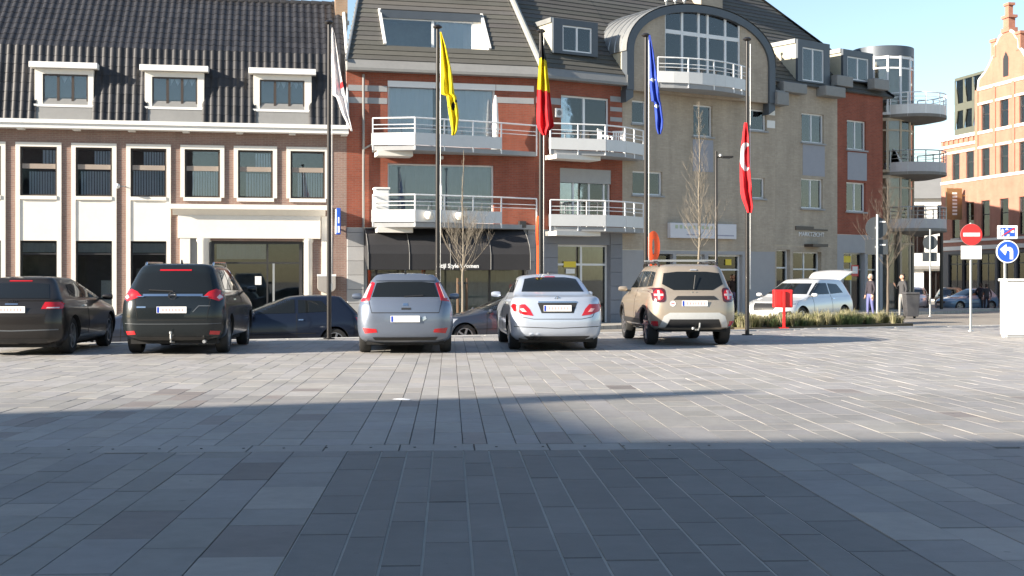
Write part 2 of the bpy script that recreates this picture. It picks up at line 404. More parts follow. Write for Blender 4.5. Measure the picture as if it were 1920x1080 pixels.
# ---------------------------------------------------------------- facade helpers
def wall(bld, fr, u0, u1, v0, v1, holes, m, name='wall', dep=.22, y=0.0):
    us = sorted({u0, u1, *[h[0] for h in holes], *[h[1] for h in holes]}); us = [u for u in us if u0 <= u <= u1]
    vv = sorted({v0, v1, *[h[2] for h in holes], *[h[3] for h in holes]}); vv = [v for v in vv if v0 <= v <= v1]
    b = MB()
    for i in range(len(us)-1):
        for j in range(len(vv)-1):
            cu, cv = (us[i]+us[i+1])/2, (vv[j]+vv[j+1])/2
            if any(h[0] < cu < h[1] and h[2] < cv < h[3] for h in holes): continue
            b.quad((us[i], y, vv[j]), (us[i+1], y, vv[j]), (us[i+1], y, vv[j+1]), (us[i], y, vv[j+1]))
    for a, c, d, e in holes:
        a, c, d, e = max(a, u0), min(c, u1), max(d, v0), min(e, v1)
        b.quad((a, y, d), (a, y+dep, d), (a, y+dep, e), (a, y, e)); b.quad((c, y, d), (c, y, e), (c, y+dep, e), (c, y+dep, d))
        b.quad((a, y, e), (a, y+dep, e), (c, y+dep, e), (c, y, e)); b.quad((a, y, d), (c, y, d), (c, y+dep, d), (a, y+dep, d))
    b.quad((u0, y, v0), (u0, y, v1), (u0, y+.4, v1), (u0, y+.4, v0)); b.quad((u1, y, v0), (u1, y+.4, v0), (u1, y+.4, v1), (u1, y, v1))
    b.quad((u0, y, v1), (u1, y, v1), (u1, y+.4, v1), (u0, y+.4, v1))
    me = bpy.data.meshes.new(name); me.from_pydata(b.v, [], b.f); me.materials.append(m)
    return obj(name, me, bld, fr.M)
def drape(u0, u1, v0, v1, y, pitch=.11, amp=.035, gap=0.0):
    b = MB(); k = max(2, int((u1-u0)/pitch))
    for i in range(k):
        a, c = u0+(u1-u0)*i/k, u0+(u1-u0)*(i+1)/k; s = amp if i % 2 else -amp
        if gap: b.quad((a, y-amp, v0), (c-(c-a)*gap, y+amp, v0), (c-(c-a)*gap, y+amp, v1), (a, y-amp, v1))
        else: b.quad((a, y+s, v0), (c, y-s, v0), (c, y-s, v1), (a, y+s, v1))
    return b
def window(bld, fr, r, y=.12, fw=.06, cols=2, rows=(), fm=None, gm=None, sill=None, cur=None, room=None, name='window', y2=.07, mid=None, cm=None, deep=1.3):
    "part 'window' is the frame; panes, sill, curtain and the room behind are its sub-parts"
    fm = fm or M_whiteframe; gm = gm or M_glass; room = room or M_room; mid = mid or fw
    u0, u1, v0, v1 = r; b = MB()
    b.box(u0, u0+fw, y, y+y2, v0, v1); b.box(u1-fw, u1, y, y+y2, v0, v1)
    b.box(u0+fw, u1-fw, y, y+y2, v0, v0+fw); b.box(u0+fw, u1-fw, y, y+y2, v1-fw, v1)
    cs = [i/cols for i in range(cols+1)] if isinstance(cols, int) else [0, *cols, 1]
    rs = [0, *rows, 1]
    iu = lambda t: u0+fw/2+(u1-u0-fw)*t
    iv = lambda t: v0+fw/2+(v1-v0-fw)*t
    for t in cs[1:-1]: b.box(iu(t)-mid/2, iu(t)+mid/2, y+.004, y+y2-.004, v0+fw, v1-fw)
    for t in rs[1:-1]:
        for a, c in zip(cs, cs[1:]):
            l = iu(a)+mid/2+.001 if a else u0+fw; rr = iu(c)-mid/2-.001 if c < 1 else u1-fw
            b.box(l, rr, y+.006, y+y2-.006, iv(t)-mid/2, iv(t)+mid/2)
    wn = b.build(name, fm, bld, fr.M)
    for a, c in zip(cs, cs[1:]):
        for d, e in zip(rs, rs[1:]):
            q = MB(); g = mid/2-.01
            q.box(iu(a)+g, iu(c)-g, y+y2/2-.006, y+y2/2+.006, iv(d)+g, iv(e)-g)
            q.build('pane', gm, wn, fr.M)
    if sill:
        q = MB(); q.box(u0-.06, u1+.06, -.09, y+.01, v0-.07, v0-.002); q.build('sill', sill, wn, fr.M)
    for cc in (cur or []):
        a, c, d, e, gap = cc[:5]
        q = drape(u0+.02+(u1-u0-.04)*a, u0+.02+(u1-u0-.04)*c, v0+.02+(v1-v0-.04)*d, v0+.02+(v1-v0-.04)*e, y+.10, gap=gap, pitch=.09 if gap else .17, amp=.02 if gap else .035)
        q.build('curtain', cm or M_curtain, wn, fr.M)
    q = MB(); Y0, Y1 = y+.075, y+deep
    A = [(u0, Y0, v0), (u1, Y0, v0), (u1, Y0, v1), (u0, Y0, v1)]; B = [(u0-.3, Y1, v0-.05), (u1+.3, Y1, v0-.05), (u1+.3, Y1, v1), (u0-.3, Y1, v1)]
    q.add(A+B, [(4, 5, 6, 7)]+[(i, (i+1) % 4, 4+(i+1) % 4, 4+i) for i in range(4)])
    q.build('room', room, wn, fr.M)
    return wn
def railing(bld, fr, plan, vf, h=1.0, slab=.2, name='balcony', panel=(.02, .46), skip=(), step=.8, wallpts=None, rm=None, pm=None, bars=(.62, .76), slabm=None, smooth=False):
    "plan: outer edge as (u, outward); slab is the part, rails, posts and panels its sub-parts"
    rm = rm or M_rail; pm = pm or M_railpanel
    P = [(u, -o) for u, o in plan]
    poly = [(P[0][0], .02)]+P+[(P[-1][0], .02)] if not wallpts else P+wallpts
    b = MB(); b.prism(poly, 'z', vf-slab, vf); sl = b.build(name, slabm or M_greyconc, bld, fr.M)
    top = [(u, y, vf+h) for u, y in P]
    q = MB(); q.tube(top, .028, 8); q.build('top_rail', rm, sl, fr.M)
    for t in bars:
        q = MB(); q.tube([(u, y, vf+h*t) for u, y in P], .016, 6); q.build('rail', rm, sl, fr.M)
    for i, ((a, c), (d, e)) in enumerate(zip(P, P[1:])):
        L = math.hypot(d-a, e-c); k = max(1, round(L/step))
        for j in range(k+(1 if i == len(P)-2 else 0)):
            if smooth and (i % 2) and i != len(P)-2: continue
            t = j/k; u, y = a+(d-a)*t, c+(e-c)*t
            q = MB(); q.box(u-.022, u+.022, y-.022, y+.022, vf-slab+.02, vf+h-.005); q.build('post', rm, sl, fr.M)
        if i in skip: continue
        nx, ny = (e-c)/L, -(d-a)/L
        q = MB()
        o = .035
        A = [(a+nx*o, c+ny*o), (d+nx*o, e+ny*o), (d+nx*(o+.02), e+ny*(o+.02)), (a+nx*(o+.02), c+ny*(o+.02))]
        q.prism(A, 'z', vf+panel[0]*h, vf+panel[1]*h); q.build('panel', pm, sl, fr.M)
    return sl
def roof_courses(bld, fr, ulo, uhi, s0, s1, eave, ang, pitch=.30, hole=None, m=None, th=.035, u_at=None):
    "sloped rows of flat tiles; each course is one piece. s runs up the slope from the eave (y,z)"
    ca, sa = math.cos(ang), math.sin(ang); ey, ez = eave; s = s0; k = 0
    rr = random.Random(3)
    while s < s1-.01:
        e = min(s+pitch, s1); a, c = (ulo(s), uhi(s)) if callable(ulo) else (ulo, uhi)
        if c-a < .1: break
        spans = [(a, c)]
        if hole and hole[2] < (s+e)/2 < hole[3]: spans = [(a, hole[0]), (hole[1], c)]
        g = rr.uniform(.86, 1.12); col_ = (g, g*rr.uniform(.97, 1.02), g*rr.uniform(.92, 1))
        for p, q in spans:
            b = MB(); b.col = col_
            y0, z0 = ey+s*ca, ez+s*sa; y1, z1 = ey+(e+.04)*ca, ez+(e+.04)*sa
            n = (-sa, ca); o = th
            vs_ = [(p, y0+n[0]*o, z0+n[1]*o), (q, y0+n[0]*o, z0+n[1]*o), (q, y1+n[0]*.004, z1+n[1]*.004), (p, y1+n[0]*.004, z1+n[1]*.004),
                   (p, y0-n[0]*.01, z0-n[1]*.01), (q, y0-n[0]*.01, z0-n[1]*.01), (q, y1-n[0]*.03, z1-n[1]*.03), (p, y1-n[0]*.03, z1-n[1]*.03)]
            b.add(vs_, [(0, 1, 2, 3), (4, 5, 1, 0), (4, 7, 6, 5), (0, 3, 7, 4), (1, 5, 6, 2)])
            b.build('tile_course', m or M_greytile, bld, fr.M)
        s = e; k += 1

# ================================================================ bank (left)
D10 = 10.2; cB, sB = math.cos(R(D10)), math.sin(R(D10))
FB = Frame(-6.07-18*cB, 46.98-18*sB, D10)
bank = thing('bank_building', 'brown brick bank with cream window surrounds and black pantile mansard roof', 'building', FB.M.translation)
ua, ub = FB.u(72.5), FB.u(577); sp = (ub-ua)/5; W2 = .62
cs_ = [ua+sp*i for i in range(-2, 6)]
vt, vb = FB.uv(72, 275)[1], FB.uv(72, 367)[1]                  # upper glass
vpt, vpb = FB.uv(72, 450)[1], 0.12                             # lower glass
UE = 18.0; GUT = 6.62
holes = []
for i, c in enumerate(cs_):
    holes.append((c-W2, c+W2, vb, vt))
    if i < 5: holes.append((c-W2, c+W2, vpb, vpt))
e0, e1 = FB.u(336), FB.u(612); dv0, dv1 = FB.uv(480, 452)[1], -.3
holes.append((FB.u(378), FB.u(572), -.35, dv0))
wall(bank, FB, 0, UE, -.7, GUT+.2, holes, M_bankbrick)
for i, c in enumerate(cs_):
    b = MB(); s_ = .15; o = -.05; low = vb if i > 4 else .0
    b.box(c-W2-s_, c-W2, o, .1, low if i < 5 else vb-.0, vt+s_); b.box(c+W2, c+W2+s_, o, .1, low if i < 5 else vb, vt+s_)
    b.box(c-W2, c+W2, o, .1, vt, vt+s_)
    b.box(c-W2-(.04 if i > 4 else -.003), c+W2+(.04 if i > 4 else -.003), o-.03, .14, vb-.13, vb)
    if i < 5:
        b.box(c-W2-s_, c+W2+s_, o-.01, .1, -.1, -.001+vpb)
    b.build('window_surround', M_cream, bank, FB.M)
    if i < 5:
        b = MB(); b.box(c-W2, c+W2, -.02, .12, vpt-.02, vb-.132); b.build('spandrel_panel', M_cream, bank, FB.M)
    cur = [((.05, .3, .22, .12)[i % 4], .97, .02, (.52, .55, .5)[i % 3], .3), ((.5, .35, .6)[i % 3], .97, .66, .95, .3)] if i != 5 and i != 7 else [(.2, .97, .02, .55, .3)]
    window(bank, FB, (c-W2, c+W2, vb, vt), .045, .06, 1, (.60,), M_brownframe, cur=cur, mid=.10)
    b = MB(); b.box(c-W2+.061, c+W2-.061, .038, .049, vb+(vt-vb)*.555, vb+(vt-vb)*.655); b.build('transom_bar', mat('taupe_transom', (.30, .25, .21), .6), bank, FB.M)  # taupe transom across the upper window
    if i < 5:
        window(bank, FB, (c-W2, c+W2, vpb, vpt), .12, .05, 1, (.82,), M_darkframe, M_glassd, cur=[(.0, .98, .84, .97, 0)]+([(.68, .97, .1, .45, 0)] if i % 2 else []), room=M_roomlight if i == 2 else M_room)
        if i != 3:
            b = MB(); b.box(c-.5, c+.45, .7, .9, vpb, vpb+1.0+.15*i); b.box(c-.15, c+.1, .5, .6, vpb+1.0, vpb+1.35); b.build('office_furniture', mat('office_grey', (.35, .36, .36), .7), bank, FB.M)
# plinth between the bays
for i in range(len(cs_)-1):
    if i > 3: break
    b = MB(); b.box(cs_[i]+W2+.151, cs_[i+1]-W2-.151, -.03, .1, -.7, .05); b.build('plinth_stone', M_greyconc, bank, FB.M)
# portal
b = MB(); c0, c1 = FB.u(318), FB.u(616); ct, cb = FB.uv(400, 384)[1], FB.uv(400, 393)[1]
b.box(c0, c1, -.42, .02, cb, ct); ft, fb = FB.uv(400, 404)[1], FB.uv(400, 447)[1]
b.prism([(-.38, cb), (-.30, cb-.06), (-.16, ft+.02), (-.13, ft), (.01, ft), (.01, cb)], 'x', c0+.12, c1-.12)
por = b.build('portal_cornice', M_cream, bank, FB.M)
b = MB(); f0, f1 = FB.u(334), FB.u(601)
b.box(f0, f1, -.14, .02, fb, ft); b.build('frieze', M_cream, bank, FB.M, .01)
b = MB(); b.box(f1+.03, FB.u(614), -.06, .02, -.5, ft); b.build('pilaster', M_cream, bank, FB.M)
b = MB(); b.box(FB.u(338), FB.u(357), -.12, .02, -.5, fb); b.build('pilaster', M_cream, bank, FB.M, .01)
b = MB(); b.box(FB.u(357), FB.u(370), -.04, .02, -.5, fb); b.build('jamb', M_fascia, bank, FB.M)
for x0, x1 in ((370, 392), (570, 586)):
    b = MB(); u = (FB.u(x0)+FB.u(x1))/2; r_ = (FB.u(x1)-FB.u(x0))/2
    b.lathe([(r_*1.25, fb), (r_*1.25, fb-.08), (r_, fb-.16), (r_, -.4), (r_*1.1, -.4), (r_*1.1, -.5)], (u, .03, 0), 20); b.smooth = True
    b.build('column', M_cream, bank, FB.M)
window(bank, FB, (FB.u(396), FB.u(566), -.35, dv0), .16, .1, (.62,), (.75,), M_darkframe, M_glassd, mid=.06, name='entrance_glazing', cur=[(.05, .6, .79, .97, 0)], deep=2.5)
b = MB(); b.box(FB.u(478), FB.u(490), .155, .16, FB.uv(480, 534)[1], FB.uv(480, 518)[1]); b.build('notice', M_whitep, bank, FB.M)
b = MB(); b.box(FB.u(511), FB.u(515), .06, .11, .15, 1.9); b.build('door_handle', M_steel, bank, FB.M)
# gutter and little consoles
b = MB(); b.box(0, UE+.05, -.47, .02, GUT, GUT+.26); b.box(0, UE+.05, -.53, -.471, GUT+.16, GUT+.30); b.build('gutter', M_white, bank, FB.M)
for k in range(9):
    b = MB(); b.box(ua-sp*2.3+sp*k-.12, ua-sp*2.3+sp*k+.12, -.34, .0, GUT-.05, GUT-.002); b.build('console', M_white, bank, FB.M)
# roof: steep lower part, flatter upper part, both of glazed pantiles
BR_Y, BR_Z, RG_Y, RG_Z = .42, 9.62, 3.4, 12.12
lo = Vector((-.30, GUT+.27)); brk = Vector((BR_Y, BR_Z)); rid = Vector((RG_Y, RG_Z))
dm_u = [(FB.u(66), FB.u(176)), (FB.u(272), FB.u(383)), (FB.u(475), FB.u(584))]
dm_top = FB.uv(120, 130)[1]
PW = .27
def pan_row(b, u, p, q, w=PW, k=6, amp=.045, th=.014):
    d = (q-p).normalized(); n = Vector((-d.y, d.x)); vs_ = []
    for pt, lift in ((p, th), (q, 0.0)):
        for i in range(k+1):
            x = i/k; h = amp*(math.sin(x*math.pi*2-.6)*.5+.5)**1.3+lift
            vs_.append((u+w*x, pt.x+n.x*h, pt.y+n.y*h))
    for i in range(k+1):
        x = i/k; h = amp*(math.sin(x*math.pi*2-.6)*.5+.5)**1.3+th-.03
        vs_.append((u+w*x, p.x+n.x*h, p.y+n.y*h))
    b.add(vs_, [(i, i+1, k+2+i, k+1+i) for i in range(k)]+[(2*k+2+i, 2*k+3+i, i+1, i) for i in range(k)])
b = MB(); b.smooth = False
for seg in ((lo, brk), (brk, rid)):
    d = (seg[1]-seg[0]).normalized(); n = Vector((-d.y, d.x))*-.02
    b.quad((0, seg[0].x+n.x, seg[0].y+n.y), (UE, seg[0].x+n.x, seg[0].y+n.y), (UE, seg[1].x+n.x, seg[1].y+n.y), (0, seg[1].x+n.x, seg[1].y+n.y))
b.quad((0, RG_Y, RG_Z-.02), (UE, RG_Y, RG_Z-.02), (UE, 8, 8.2), (0, 8, 8.2))
b.add([(UE, -.2, GUT), (UE, .42, BR_Z-.02), (UE, RG_Y, RG_Z-.03), (UE, 8, 8.2), (UE, 8, GUT)], [(0, 1, 2, 3, 4)])
roof = b.build('roof', M_fascia, bank, FB.M)
nl = 8; ncol = int(UE/PW)
rr = random.Random(8)
lowm = []; pieces = []
for c in range(ncol):
    for r_ in range(nl):
        u = UE-(c+1)*PW-.02; p = lo.lerp(brk, r_/nl); q = lo.lerp(brk, (r_+1.08)/nl)
        if any(a-.02 < u+PW/2 < e+.02 for a, e in dm_u) and (p.y+q.y)/2 < dm_top+.05: continue
        pieces.append((u, p, q, u < 4.6))
    for r_ in range(10):
        u = UE-(c+1)*PW-.02; pieces.append((u, brk.lerp(rid, r_/10), brk.lerp(rid, (r_+1.08)/10), True))
single = [x for x in pieces if not x[3]]
single.sort(key=lambda x: -x[0]); rest = [x for x in pieces if x[3]]+single[300:]; single = single[:300]
d0 = (brk-lo).normalized(); ln = (brk-lo).length/nl*1.08
base_tiles = []
for g in (.8, .95, 1.1, 1.25):
    b = MB(); b.col = (g, g, g); b.smooth = True; pan_row(b, 0, Vector((0, 0)), d0*ln); base_tiles.append(b.mesh('tile', M_blacktile))
for u, p, q, _ in single:
    obj('tile', rr.choice(base_tiles), roof, FB.M @ Matrix.Translation((u, p.x, p.y)))
b = MB(); b.smooth = True
for u, p, q, _ in rest:
    g = rr.uniform(.8, 1.25); b.col = (g, g, g); pan_row(b, u, p, q)
o = b.build('tile_field', M_blacktile, roof, FB.M); o['kind'] = 'stuff'
for k in range(int(UE/.4)):
    b = MB(); b.col = (1, 1, 1); b.smooth = True
    b.lathe([(.13, -.005), (.135, .01), (.11, .40)], (k*.4, RG_Y, RG_Z-.01), 12, 'x'); b.build('ridge_tile', M_blacktile, roof, FB.M)
b = MB(); b.tube([(UE+.03, -.32, GUT+.3), (UE+.03, BR_Y-.05, BR_Z+.04), (UE+.03, RG_Y, RG_Z+.1)], .06, 6); b.build('verge_trim', M_white, bank, FB.M)
# dormers
for k, (a, e) in enumerate(dm_u):
    ax = (72, 280, 482)[k]
    b0, t0 = GUT+.42, dm_top
    g0, g1 = FB.u((80, 285, 487)[k], -.12), FB.u((165, 370, 571)[k], -.12); gz0, gz1 = FB.uv(120, 196, -.12)[1], FB.uv(120, 139, -.12)[1]
    b = MB(); b.box(a, g0, -.12, .02, b0, t0); b.box(g1, e, -.12, .02, b0, t0); b.box(g0, g1, -.12, .02, gz1, t0); b.box(g0, g1, -.12, .02, b0, gz0)
    b.box(a, a+.06, .02, 1.2, b0, t0); b.box(e-.06, e, .02, 1.2, b0, t0)
    d = b.build('dormer', M_cream, bank, FB.M)
    b = MB(); b.prism([(-.32, t0+.0), (1.6, t0+.1), (1.6, t0+.27), (-.32, t0+.21)], 'x', a-.16, e+.16); b.build('dormer_roof', M_white, d, FB.M, .015)
    b = MB(); b.box(a-.02, e+.02, -.17, -.121, gz0-.09, gz0-.002); b.build('sill', M_white, d, FB.M)
    b = MB(); b.box(a+.02, e-.02, -.135, -.121, b0-.02, gz0-.1); b.build('lead_apron', M_fascia, d, FB.M)
    n3 = 3; fw = .055; q = MB()
    q.box(g0, g1, -.09, -.03, gz0, gz0+fw); q.box(g0, g1, -.09, -.03, gz1-fw, gz1)
    for i in range(4):
        u = g0+(g1-g0-fw)*i/3; wdt = fw*(1 if i in (0, 3) else 1.6); q.box(u-(wdt-fw)/2, u+wdt-(wdt-fw)/2, -.088, -.032, gz0+fw, gz1-fw)
    wn = q.build('window_frame', M_brownframe, d, FB.M)
    for i in range(3):
        q = MB(); u = g0+(g1-g0-fw)*i/3; q.box(u+fw*.8, u+(g1-g0-fw)/3+fw*.2, -.065, -.055, gz0+fw-.01, gz1-fw+.01); q.build('pane', M_glass, d, FB.M)
    q = drape(g0+(g1-g0)*(.3, .4, .4)[k], g0+(g1-g0)*(.62, .95, .95)[k], gz0+.02, gz1+.08, .12); q.build('curtain', M_curtain, d, FB.M)
    q = MB(); q.add([(g0, -.02, gz0), (g1, -.02, gz0), (g1, -.02, gz1), (g0, -.02, gz1), (g0, .9, gz0), (g1, .9, gz0), (g1, .9, gz1), (g0, .9, gz1)], [(4, 5, 6, 7)]+[(i, (i+1) % 4, 4+(i+1) % 4, 4+i) for i in range(4)]); q.build('room', M_room, d, FB.M)
# chimney on the ridge end
b = MB(); c0, c1 = FB.u(628, 3), FB.u(651, 3); cz = FB.uv(640, 42, 3)[1]
b.box(c0, c1, 2.7, 3.5, cz-.3, cz+2.6); ch = b.build('chimney', brick_mat('chimney_brick', (.30, .19, .13), (.34, .22, .15), (.3, .26, .2)), roof, FB.M)
b = MB(); b.box(c0-.06, c1+.06, 2.6, 2.695, cz-.16, cz); b.box(c0-.06, c1+.06, 2.62, 3.6, cz+2.6, cz+2.75); b.build('lead_flashing', M_zinc, roof, FB.M)
# small wall things
b = MB(); u, v = FB.uv(222, 350); b.lathe([(0, -.1), (.07, -.07), (.1, 0), (.07, .07), (0, .1)], (u, -.3, v), 14); b.smooth = True
lamp = thing('wall_lamp', 'small white globe lamp on bracket on the bank wall', 'lamp', FB.M @ Vector((u, 0, v-.1)))
b.build('globe', M_whitep, lamp, FB.M); b = MB(); b.box(u-.015, u+.27, -.31, -.28, v-.02, v+.01); b.box(u+.24, u+.27, -.3, .0, v-.02, v+.01); b.build('bracket', M_fascia, lamp, FB.M)
u, v = FB.uv(637, 440, -.4); v2 = FB.uv(637, 391, -.4)[1]
sg = thing('hanging_sign', 'blue upright sign projecting from the right end of the bank', 'sign', FB.M @ Vector((u, 0, v)))
b = MB(); b.box(u-.13, u+.02, -.78, -.1, v, v2); b.build('sign_box', M_signblue, sg, FB.M, .02)
b = MB(); b.box(u-.16, u-.131, -.76, -.12, v+.04, v2-.04); b.build('white_edge', M_signwhite, sg, FB.M)  # white strip along the left side of the sign box
b = MB(); b.box(u-.06, u-.02, -.1, .01, v+.2, v+.26); b.box(u-.06, u-.02, -.1, .01, v2-.26, v2-.2); b.build('bracket', M_steel, sg, FB.M)
b = MB(); b.box(u-.09, u-.02, -.786, -.7805, v+.06, v+.3); b.box(u-.08, u-.03, -.786, -.7805, v+.4, v+.62); b.build('pale_mark', M_signwhite, sg, FB.M)
u, v = FB.uv(612, 549); mbx = thing('wall_letterbox', 'grey letterbox with rounded bottom on cream pillar beside bank entrance', 'letterbox', FB.M @ Vector((u, -.06, v)))
b = MB(); b.prism([(u-.33, v+.6), (u-.33, v+.2)]+[(u+.33*math.cos(t), v+.2+.2*math.sin(t)) for t in [math.pi+math.pi*i/10 for i in range(1, 10)]]+[(u+.33, v+.2), (u+.33, v+.6)], 'y', -.30, -.062); b.build('body', mat('grey_box', (.30, .28, .26), .5), mbx, FB.M, .01)
b = MB(); b.box(u-.34, u+.34, -.31, -.062, v+.602, v+.68); b.build('lid', M_whiteframe, mbx, FB.M)

# ================================================================ red apartment house
FR = Frame(-6.07, 46.98, 14.0)
UR = FR.u(1003)
FS = Frame(*(FR.M @ Vector((UR, 0, 0))).xy, 30.5)
US = FS.u(1167)
red = thing('apartment_house', 'red brick apartment house with white railed balconies and grey tiled roof', 'apartment house', FR.M.translation)
EAV = FR.uv(760, 138)[1]
def rect(fr, x0, x1, y0, y1, d=0):
    a, _ = fr.uv(x0, 500, d); c, _ = fr.uv(x1, 500, d); xm = (x0+x1)/2
    return (a, c, fr.uv(xm, y1, d)[1], fr.uv(xm, y0, d)[1])
wu = rect(FR, 727, 929, 156, 276); wl = rect(FR, 727, 926, 308, 420)
GF = FR.uv(820, 428)[1]                        # top of the ground floor
shop = (FR.u(688), FR.u(986), -.45, GF-.1)
wall(red, FR, 0, UR, GF, EAV+.1, [wu, wl], M_redbrick)
wall(red, FR, 0, UR, -.7, GF-.002, [shop], M_greyconc, 'ground_floor_wall', .3)
# pale and grey brick bands
for y0, y1, mm in ((160, 171, M_white), (183, 194, M_greyconc)):
    for a, c in ((653, 726), (930, 1001)):
        r_ = rect(FR, a, c, y0, y1); b = MB(); b.box(r_[0], r_[1], -.012, .05, r_[2], r_[3]); b.build('brick_band', mm if a > 700 or y0 > 170 else M_greyconc, red, FR.M)
window(red, FR, wu, .12, .08, (.47,), (), gm=M_glass, cur=[(.0, .42, 0, 1, 0), (.56, .98, 0, 1, 0)], mid=.12, name='balcony_window')
b = MB(); b.box(wu[0], wu[1], -.03, .11, wu[3]-.2, wu[3]+.02); b.build('shutter_box', M_whiteframe, red, FR.M)
window(red, FR, wl, .12, .06, (.5,), (), gm=M_glass, cur=[(0, .99, .03, .99, 0)], mid=.09, name='balcony_window', cm=mat('grey_curtain', (.36, .38, .39), .9))
def planR(fr, pts): return [(fr.u(x, -o), o) for x, o in pts]
pl = planR(FR, [(699, .06), (699, .85), (778, 1.42), (940, .58), (1006, .1)])
for k, (y_f, nm) in enumerate(((273, 'upper'), (417, 'lower'))):
    vf = FR.uv(760, y_f, -1.2)[1]
    railing(red, FR, pl, vf, 1.0, .17, step=1.15, skip=(3,))
    b = MB(); b.box(pl[1][0]+.15, pl[2][0]+.0, -1.0, -.2, vf-.36, vf-.172); b.build('balcony_beam', M_cream, red, FR.M)
# ground floor stone pilaster blocks at the left
vv = -.6; k = 0
while vv < GF-.05:
    h = .52; b = MB(); g = random.uniform(.9, 1.15); b.col = (g, g, g); b.box(.02, FR.u(682), -.06, .1, vv+.006, min(vv+h, GF)-.006); b.build('stone_block', M_greystone, red, FR.M, .01); vv += h
vv = -.6
while vv < GF-.05:
    h = .52; b = MB(); g = random.uniform(.75, .95); b.col = (g, g, g*1.04); b.box(FR.u(988)+.02, UR-.01, -.06, .1, vv+.006, min(vv+h, GF)-.006); b.build('stone_block', M_greystone, red, FR.M, .01); vv += h
window(red, FR, shop, .26, .07, (.06, .45, .78), (), M_darkframe, M_glassd, name='shop_window', room=M_roomlight, deep=3.0, cur=[(.47, .97, .05, .62, 0)], cm=mat('pale_blind', (.52, .50, .40), .9))
# downpipe, wall lamps
b = MB(); b.tube([(FR.u(681), -.09, EAV-.1), (FR.u(681), -.09, GF)], .045, 8); b.tube([(FR.u(681), -.09, pl and FR.uv(690, 280)[1]), (FR.u(695), -.1, FR.uv(690, 272)[1])], .035, 8); b.build('downpipe', M_fascia, red, FR.M)
b = MB(); u, v = FR.uv(828, 296); b.lathe([(0, -.07), (.05, -.05), (.06, .05), (0, .07)], (u, -.08, v), 10); b.build('wall_light', M_whitep, red, FR.M)
b = MB(); u, v = FR.uv(977, 425); b.box(u-.12, u+.12, -.3, -.02, v-.05, v+.2); b.build('floodlight', M_darkframe, red, FR.M)
# second, receding half
w1 = rect(FS, 1052, 1143, 181, 278); w2 = rect(FS, 1050, 1146, 317, 424); g1 = rect(FS, 1046, 1143, 459, 594)
GFS = FS.uv(1080, 432)[1]; g1 = (g1[0], g1[1], -.45, g1[3])
wall(red, FS, .0, US, GFS, EAV+.1, [w1, w2], M_redbrick)
wall(red, FS, .0, US, -.7, GFS-.002, [g1], mat('blue_grey_stone', (.20, .215, .25), .7, var=.08, bump=.05), 'ground_floor_wall', .3)
window(red, FS, w1, .12, .07, (.5,), (), mid=.1, name='balcony_window', cur=[(0, .48, 0, 1, 0)], cm=mat('grey_curtain', (.36, .38, .39), .9))
window(red, FS, w2, .12, .07, (.28, .6, .9), (), mid=.07, name='balcony_window', room=M_roomlight, cur=[(.3, .9, 0, .66, 0)], cm=mat('ochre_curtain', (.42, .30, .17), .9))
b = MB(); b.box(w2[0], w2[1], .02, .11, w2[3]-.55, w2[3]+.01); b.build('roller_shutter', mat('grey_shutter', (.34, .34, .34), .6), red, FS.M)
window(red, FS, g1, .2, .07, (.5,), (.76,), name='shop_window', room=M_roomlight, gm=M_glassd, deep=2.5, mid=.08)
r_ = rect(FS, 1062, 1085, 490, 501); b = MB(); b.box(r_[0], r_[1], .19, .198, r_[2], r_[3]); b.build('yellow_notice', M_yellowp, red, FS.M)
r_ = rect(FS, 1066, 1083, 504, 513); b = MB(); b.box(r_[0], r_[1], .19, .198, r_[2], r_[3]); b.build('white_notice', M_whitep, red, FS.M)
for y0, y1, mm in ((181, 191, M_greyconc), (201, 209, M_greyconc), (220, 228, M_greyconc)):
    r_ = rect(FS, 1144, 1166, y0, y1); b = MB(); b.box(r_[0], r_[1], -.012, .05, r_[2], r_[3]); b.build('brick_band', mm, red, FS.M)
r_ = rect(FS, 1005, 1051, 183, 195); b = MB(); b.box(r_[0], r_[1], -.012, .05, r_[2], r_[3]); b.build('brick_band', M_greyconc, red, FS.M)
r_ = rect(FS, 1008, 1166, 437, 460); 
for k in range(7):                                # stone courses beside the shop window
    z0 = -.6+k*.55
    for a, c in ((FS.u(1013), g1[0]-.02), (g1[1]+.02, US-.05)):
        b = MB(); g = random.uniform(.55, .68); b.col = (g*.95, g, g*1.13); b.box(a, c, -.04, .1, z0+.006, min(z0+.544, GFS-.06)); b.build('stone_block', M_greystone, red, FS.M, .01)
pl2 = planR(FS, [(1032, .06), (1032, .72), (1135, 1.25), (1172, 1.1), (1206, .5)])
for y_f in (282, 425):
    vf = FS.uv(1080, y_f, -1.0)[1]
    railing(red, FS, pl2, vf, 1.0, .17, step=.95)
    b = MB(); b.box(pl2[1][0]+.1, pl2[2][0]-.05, -1.0, -.2, vf-.34, vf-.172); b.build('balcony_beam', M_cream, red, FS.M)
b = MB(); u, v = FS.uv(1046, 212); b.box(u-.15, u+.15, -.1, .0, v-.17, v+.17); b.build('vent_box', M_railpanel, red, FS.M)
b = MB(); b.lathe([(.11, -.103), (.07, -.11), (.0, -.105)], (u, 0, v), 16, 'y'); b.build('vent_fan', M_fascia, red, FS.M)
